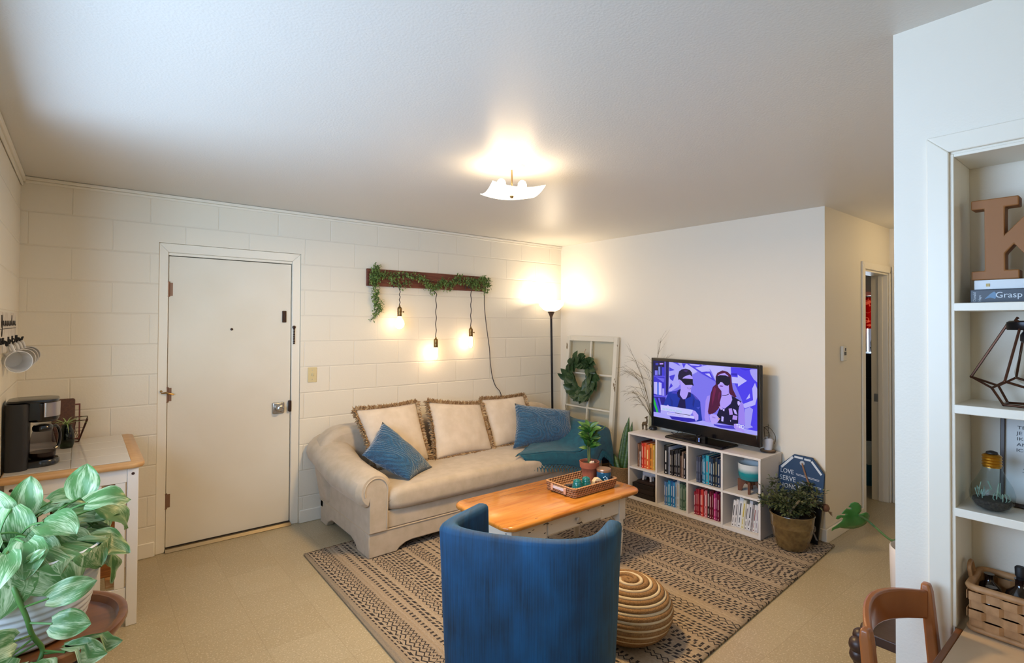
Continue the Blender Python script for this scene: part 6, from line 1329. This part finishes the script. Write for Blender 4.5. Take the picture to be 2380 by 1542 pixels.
g = G(); g.rings([rbox(bx0-e, by0-e, bx1+e, by1+e, .03, z, 4) for e, z in ((.007, bh+zb_-.022), (.009, bh+zb_-.012), (.006, bh+zb_), (-.004, bh+zb_), (-.004, bh+zb_-.022))]+[rbox(bx0-.007, by0-.007, bx1+.007, by1+.007, .03, bh+zb_-.022, 4)], cap0=False, cap1=False) if False else g.tube([V((p.x, p.y, bh+zb_-.010)) for p in rbox(bx0-.002, by0, bx1+.002, by1+.002, .02, 0, 4)]+[V((bx1+.002-.0, by1+.002-.02, bh+zb_-.010))], .0095, 8, flat=1); g.build('rim', m_spl, sb, smooth=60)
g = G(); g.tube([V((p.x, p.y, zb_+.008)) for p in rbox(bx0-.002, by0, bx1+.002, by1+.002, .02, 0, 4)], .007, 8); g.build('foot_band', m_spl, sb, smooth=60)
g = G(); g.tube(spline([(bx0+.07, by1+.006, bh+zb_-.02), (bx0+.05, by1+.008, bh+zb_+.025), (bx0+.09, by1+.010, bh+zb_+.030), (bx0+.11, by1+.006, bh+zb_-.02)], 5), .005, 6); g.build('handle', m_spl, sb, smooth=60)
m_smk = M('smoky_glass', '#231512', .08, trans=.3, coat=.5)
bz = zb_+.0066
def bottle(x_, y_, r_, h_, label, stopper=False, lie=False):
    t_ = thing('bottle', label, 'bottle', (x_, y_, bz), 0, 'smoky brown glassware in the splint basket')
    g = G(); g.lathe([(r_*.8, .001), (r_, .012), (r_, h_*.62), (r_*.9, h_*.72), (r_*.36, h_*.84), (r_*.34, h_*.95), (r_*.42, h_)], (x_, y_, bz), 20); g.build('glass', m_smk, t_, smooth=60)
    if stopper: g = G(); g.lathe([(.008, h_-.004), (.009, h_+.006), (.011, h_+.008), (.012, h_+.030), (.009, h_+.034)], (x_, y_, bz), 14); g.build('stopper', M('black_rubber', '#0d0c0e', .6), t_, smooth=40)
bottle(-2.215, -4.035, .032, .135, 'smoky glass bottle with a black stopper in the splint basket', True)
bottle(-2.270, -3.985, .030, .112, 'brown glass tumbler bottle at the corner of the splint basket')
bottle(-2.275, -4.095, .030, .110, 'brown glass bottle at the right front of the splint basket')
bottle(-2.195, -3.968, .028, .12, 'dark bottle at the back left of the splint basket')
# wooden chair pushed under the desk
m_chw = M('chair_oak', '#854b22', .35, var=('#9a5c2e', 7, (1, 1, .3)), coat=.3)
wc = thing('wooden_chair', 'brown wooden chair with curved back rails tucked by the desk', 'chair', (-2.62, -3.80, 0))
pA, pB = V((-2.375, -3.868, 0)), V((-2.755, -3.842, 0))   # the two back posts at the top
def post(p, dx): 
    g = G(); pts = [V((p.x, p.y-.05, .0006)), V((p.x, p.y-.045, .42)), V((p.x, p.y-.02, .62)), V((p.x, p.y, .846)), V((p.x, p.y+.002, .868))]
    rr = []
    for q, w in zip(pts, (.016, .019, .018, .016, .012)): rr.append([q+V((a*w, b_*w*.8, 0)) for a, b_ in ((-1,-1),(1,-1),(1,1),(-1,1))])
    g.rings(rr); g.build('back_post', m_chw, wc, smooth=30, bevel=.006, seg=3)
post(pA, 0); post(pB, 0)
def rail(z, h_, bow, name):
    g = G(); rr = []
    for k in range(13):
        t_ = k/12; p = pB.lerp(pA, .04+.92*t_); b_ = bow*sin(pi*t_); crown = .022*sin(pi*t_)*(1 if name == 'top_rail' else .4)
        dy = -.02 if z < .7 else 0
        rr.append([V((p.x, p.y+b_+o_+dy, z+zz_+crown*(1 if zz_ > 0 else .7))) for o_, zz_ in ((-.009, -h_/2), (.009, -h_/2), (.009, h_/2), (-.009, h_/2))])
    g.rings(rr); g.build(name, m_chw, wc, smooth=50, bevel=.005)
rail(.815, .075, .055, 'top_rail'); rail(.640, .05, .05, 'lower_back_rail')
g = G(); g.rings([[V((p.x, p.y, z)) for p in rbox(-2.79+e, -4.26+e, -2.345-e, -3.85-e, .04, 0, 4)] for e, z in ((.008, .425), (0, .432), (0, .447), (.008, .455))]); g.build('seat', m_chw, wc, smooth=50)
for x_, y_ in ((-2.76, -4.22), (-2.375, -4.22)):
    g = G(); g.lathe([(.014, .0006), (.018, .1), (.020, .35), (.017, .4245)], (x_, y_, 0), 12); g.build('leg', m_chw, wc, smooth=50)
for a, b_ in (((-2.76,-4.22,.2),(-2.755,-3.89,.2)), ((-2.375,-4.22,.2),(-2.375,-3.915,.2)), ((-2.757,-4.05,.2),(-2.375,-4.05,.2))):
    g = G(); g.tube([a, b_], .009, 8); g.build('stretcher', m_chw, wc)
# dark carved bench behind the pier with pots and a monstera
m_dkw = M('dark_carved_wood', '#33201a', .4, bump=(30, .3))
bn = thing('bench', 'dark carved wooden bench behind the white pier', 'bench', (-1.80, -3.68, 0))
g = G(); g.box((-2.02, -3.775, .455), (-1.20, -3.60, .490)); g.build('seat', m_dkw, bn, bevel=.004)
for x_, y_ in ((-1.99, -3.76), (-1.99, -3.615), (-1.23, -3.76), (-1.23, -3.615)):
    g = G(); g.lathe([(.013, .0006), (.018, .06), (.013, .12), (.020, .25), (.016, .40), (.020, .4545)], (x_, y_, 0), 12); g.build('leg', m_dkw, bn, smooth=50)
g = G(); g.tube([(-2.005, -3.602, .49), (-2.005, -3.602, .497), (-1.6, -3.60, .50)], [.012, .014, .012], 8)
for q, r_ in (((-2.035, -3.600, .478), .026), ((-2.055, -3.598, .452), .030), ((-2.055, -3.598, .418), .028), ((-2.045, -3.60, .392), .022), ((-2.028, -3.60, .376), .014)): g.ball(q, r_, 12, 8)
g.tube([(-2.03, -3.60, .41), (-2.0, -3.598, .385), (-1.985, -3.598, .372)], [.014, .010, .003], 8)
g.build('scroll_arm', m_dkw, bn, smooth=60)
tp_ = thing('white_pot', 'tall white cylinder pot standing on the dark bench', 'pot', (-1.515, -3.66, .4906))
WPX, WPY = -1.555, -3.665
g = G(); g.lathe([(.098, .4906), (.105, .50), (.108, .60), (.109, .668), (.105, .672), (.101, .668), (.098, .52), (.002, .51)], (WPX, WPY, 0), 36); g.build('body', M('satin_white_pot', '#cfc8c4', .35), tp_, smooth=60)
mo = thing('monstera', 'monstera plant in the tall white pot with one leaf reaching out', 'potted plant', (WPX, WPY, .672))
m_mon = M('monstera_leaf', '#255c22', .3, var=('#347030', 9)); m_mst = M('monstera_stem', '#3f5e34', .5)
g = G(); g.lathe([(.0975, .640), (.002, .645)], (WPX, WPY, 0), 24); g.build('soil', m_soil, mo)
LB = V((-1.470, -3.395, .752)); 
stem = spline([(WPX, WPY, .645), (WPX-.01, WPY+.06, .72), (-1.50, -3.50, .66), (-1.46, -3.44, .705), LB], 6)
g = G(); g.tube(spline([(WPX, WPY, .645), (-1.55, -3.60, .70), (-1.50, -3.545, .66), (-1.41, -3.455, .672), (-1.415, -3.425, .695), (-1.435, -3.402, .711)], 6), .005, 8)
for q in ((-1.50, -3.66, .95), (-1.46, -3.64, .90), (-1.54, -3.68, 1.28), (-1.50, -3.66, 1.36)): g.tube(spline([(WPX, WPY, .645), (WPX+.01, WPY+.02, .645+(q[2]-.645)*.6), q], 6), .005, 8)
g.build('stems', m_mst, mo, smooth=60)
def monst(P, ex, ey, sc_, name='leaf', par=mo):
    """split leaf outline in its own plane, gently cupped"""
    P, ex, ey = V(P), V(ex).normalized(), V(ey); en = ex.cross(ey).normalized(); ey = en.cross(ex)
    T_ = Mx((ex, ey, en)).transposed().to_4x4(); T_.translation = P
    out = [(0,0),(.10,.20),(.08,.42),(-.05,.56),(-.20,.60),(-.34,.52),(-.42,.36),(-.30,.33),(-.36,.26),(-.50,.30),(-.62,.20),(-.70,.06),(-.52,.06),(-.56,-.0),(-.72,.0),(-.84,-.06),(-.86,-.22),(-.78,-.24),(-.68,-.12),(-.60,-.15),(-.62,-.30),(-.76,-.62),(-.86,-.80),(-.83,-.98),(-.76,-.86),(-.60,-.70),(-.30,-.72),(.0,-.80),(.22,-.74),(.42,-.56),(.54,-.34),(.56,-.14),(.48,.02),(.34,.10),(.18,.08)]
    bm_ = bmesh.new(); vs_ = [bm_.verts.new((a, b_, 0)) for a, b_ in out]; es = [bm_.edges.new((vs_[i], vs_[(i+1) % len(vs_)])) for i in range(len(vs_))]
    bmesh.ops.triangle_fill(bm_, edges=es, use_beauty=True); bmesh.ops.subdivide_edges(bm_, edges=bm_.edges[:], cuts=3, use_grid_fill=True)
    for v in bm_.verts: v.co.z = -.28*(v.co.x**2)*.5-.18*v.co.y**2+.06*sin(v.co.x*7+v.co.y*3)*.4; v.co *= sc_
    bm_.transform(T_); bm_.transform(INV[par.name]); me_ = bpy.data.meshes.new(name); bm_.to_mesh(me_); bm_.free(); me_.materials.append(m_mon)
    me_.polygons.foreach_set('use_smooth', [True]*len(me_.polygons)); o_ = bpy.data.objects.new(name, me_); C.objects.link(o_); o_.parent = par; INV[o_.name] = INV[par.name]
    md_ = o_.modifiers.new('solid', 'SOLIDIFY'); md_.thickness = .0015; return o_
monst((-1.435, -3.400, .712), (.80, -.60, .05), (-.18, -.22, .95), .108)
monst((-1.50, -3.66, .95), (.7, -.7, .1), (-.2, -.2, .9), .10); monst((-1.46, -3.64, .90), (.75, -.6, .1), (-.3, -.2, .9), .09)
monst((-1.54, -3.68, 1.28), (.7, -.7, .1), (-.2, -.2, .9), .08); monst((-1.50, -3.66, 1.36), (.7, -.7, .1), (-.2, -.2, .9), .07)
# ================================================================ bedroom seen through the hall door
dr_ = thing('dresser', 'tall black dresser in the bedroom beyond the hall door', 'dresser', (2.85, -2.05, 0))
m_drs = M('dresser_black', '#0e0c0c', .5)
g = G(); g.box((2.60, -2.40, .0006), (3.05, -1.70, 1.26)); g.build('carcass', m_drs, dr_, bevel=.003)
for k in range(5):
    g = G(); z = .06+k*.236; g.box((2.585, -2.385, z), (2.5995, -1.715, z+.225)); d_ = g.build('drawer', m_drs, dr_, bevel=.002)
    g = G(); g.lathe([(.012, 0), (.014, .02)], (2.585, -1.95, z+.115), 10, (-1,0,0)); g.build('knob', m_drs, d_)
bn_ = thing('waste_bin', 'teal waste bin with a white liner in the bedroom doorway', 'waste bin', (1.92, -2.42, 0)); c = (1.93, -2.415, 0)
g = G(); g.lathe([(.115, .0006), (.145, .345), (.148, .352), (.14, .35), (.11, .01)], c, 28); g.build('body', M('teal_plastic', '#0d5a78', .4), bn_, smooth=60)
g = G(); rg = random.Random(3); g.lathe([(.143, .24), (.152, .30), (.154, .375), (.13, .395), (.10, .36), (.002, .345)], c, 28, cap0=False)
for v in g.bm.verts:
    if v.co.z < .26: v.co.z += .035*sin(5*math.atan2(v.co.y-c[1], v.co.x-c[0]))
g.build('liner', M('white_liner', '#c9cdc9', .4), bn_, smooth=60)
ctp = thing('cactus_pot', 'small cactus in a pot on the black dresser', 'potted plant', (2.72, -2.12, 1.2606)); c = V((2.72, -2.235, 1.2606))
g = G(); g.lathe([(.035, .001), (.050, .07), (.046, .07), (.04, .05)], c, 20); g.build('pot', M('grey_pot', '#8a8580', .6), ctp, smooth=50)
g = G(); g.lathe([(.030, .052), (.042, .08), (.044, .12), (.034, .16), (.004, .175)], c, 18); g.build('cactus', M('cactus_green', '#2e3a2c', .7, bump=(80, 1)), ctp, smooth=60)
def curt_mat():
    m = M('red_floral_curtain', '#b5281c', .8); x = NX(m); b = x.n['Principled BSDF']; vec, o = x.xyz()
    d = x.noise(x.comb(x.m('MULTIPLY', o[1], 9), x.m('MULTIPLY', o[2], 9)), 1, 1); ln = x.m('LESS_THAN', x.m('ABSOLUTE', x.m('SUBTRACT', d, .52)), .016)
    d2 = x.noise(x.comb(x.m('MULTIPLY', o[1], 14), x.m('MULTIPLY', o[2], 14), 4.0), 1, 0); fl2 = x.m('GREATER_THAN', d2, .66)
    col = x.mix(x.m('MINIMUM', x.m('ADD', ln, fl2), 1), '#b5281c', '#e08a6a'); x.l.new(col, b.inputs['Base Color'])
    tl = x.n.new('ShaderNodeBsdfTranslucent'); x.l.new(col, tl.inputs[0]); mx = x.n.new('ShaderNodeMixShader'); mx.inputs[0].default_value = .5
    x.l.new(b.outputs[0], mx.inputs[1]); x.l.new(tl.outputs[0], mx.inputs[2]); x.l.new(mx.outputs[0], x.n['Material Output'].inputs[0]); return m
cu = thing('curtain', 'short red floral curtain over the bedroom window', 'curtain', (3.57, -1.95, 1.75))
g = G(); g.grid(lambda u, v: (3.565+.012*sin(u*60), -2.40+1.10*u, 1.53+.40*v), 60, 6); g.build('cloth', curt_mat(), cu, smooth=180, solid=.002)
g = G(); g.tube([(3.565, -2.45, 1.935), (3.565, -1.25, 1.935)], .008, 8); g.build('rod', m_steel, cu)
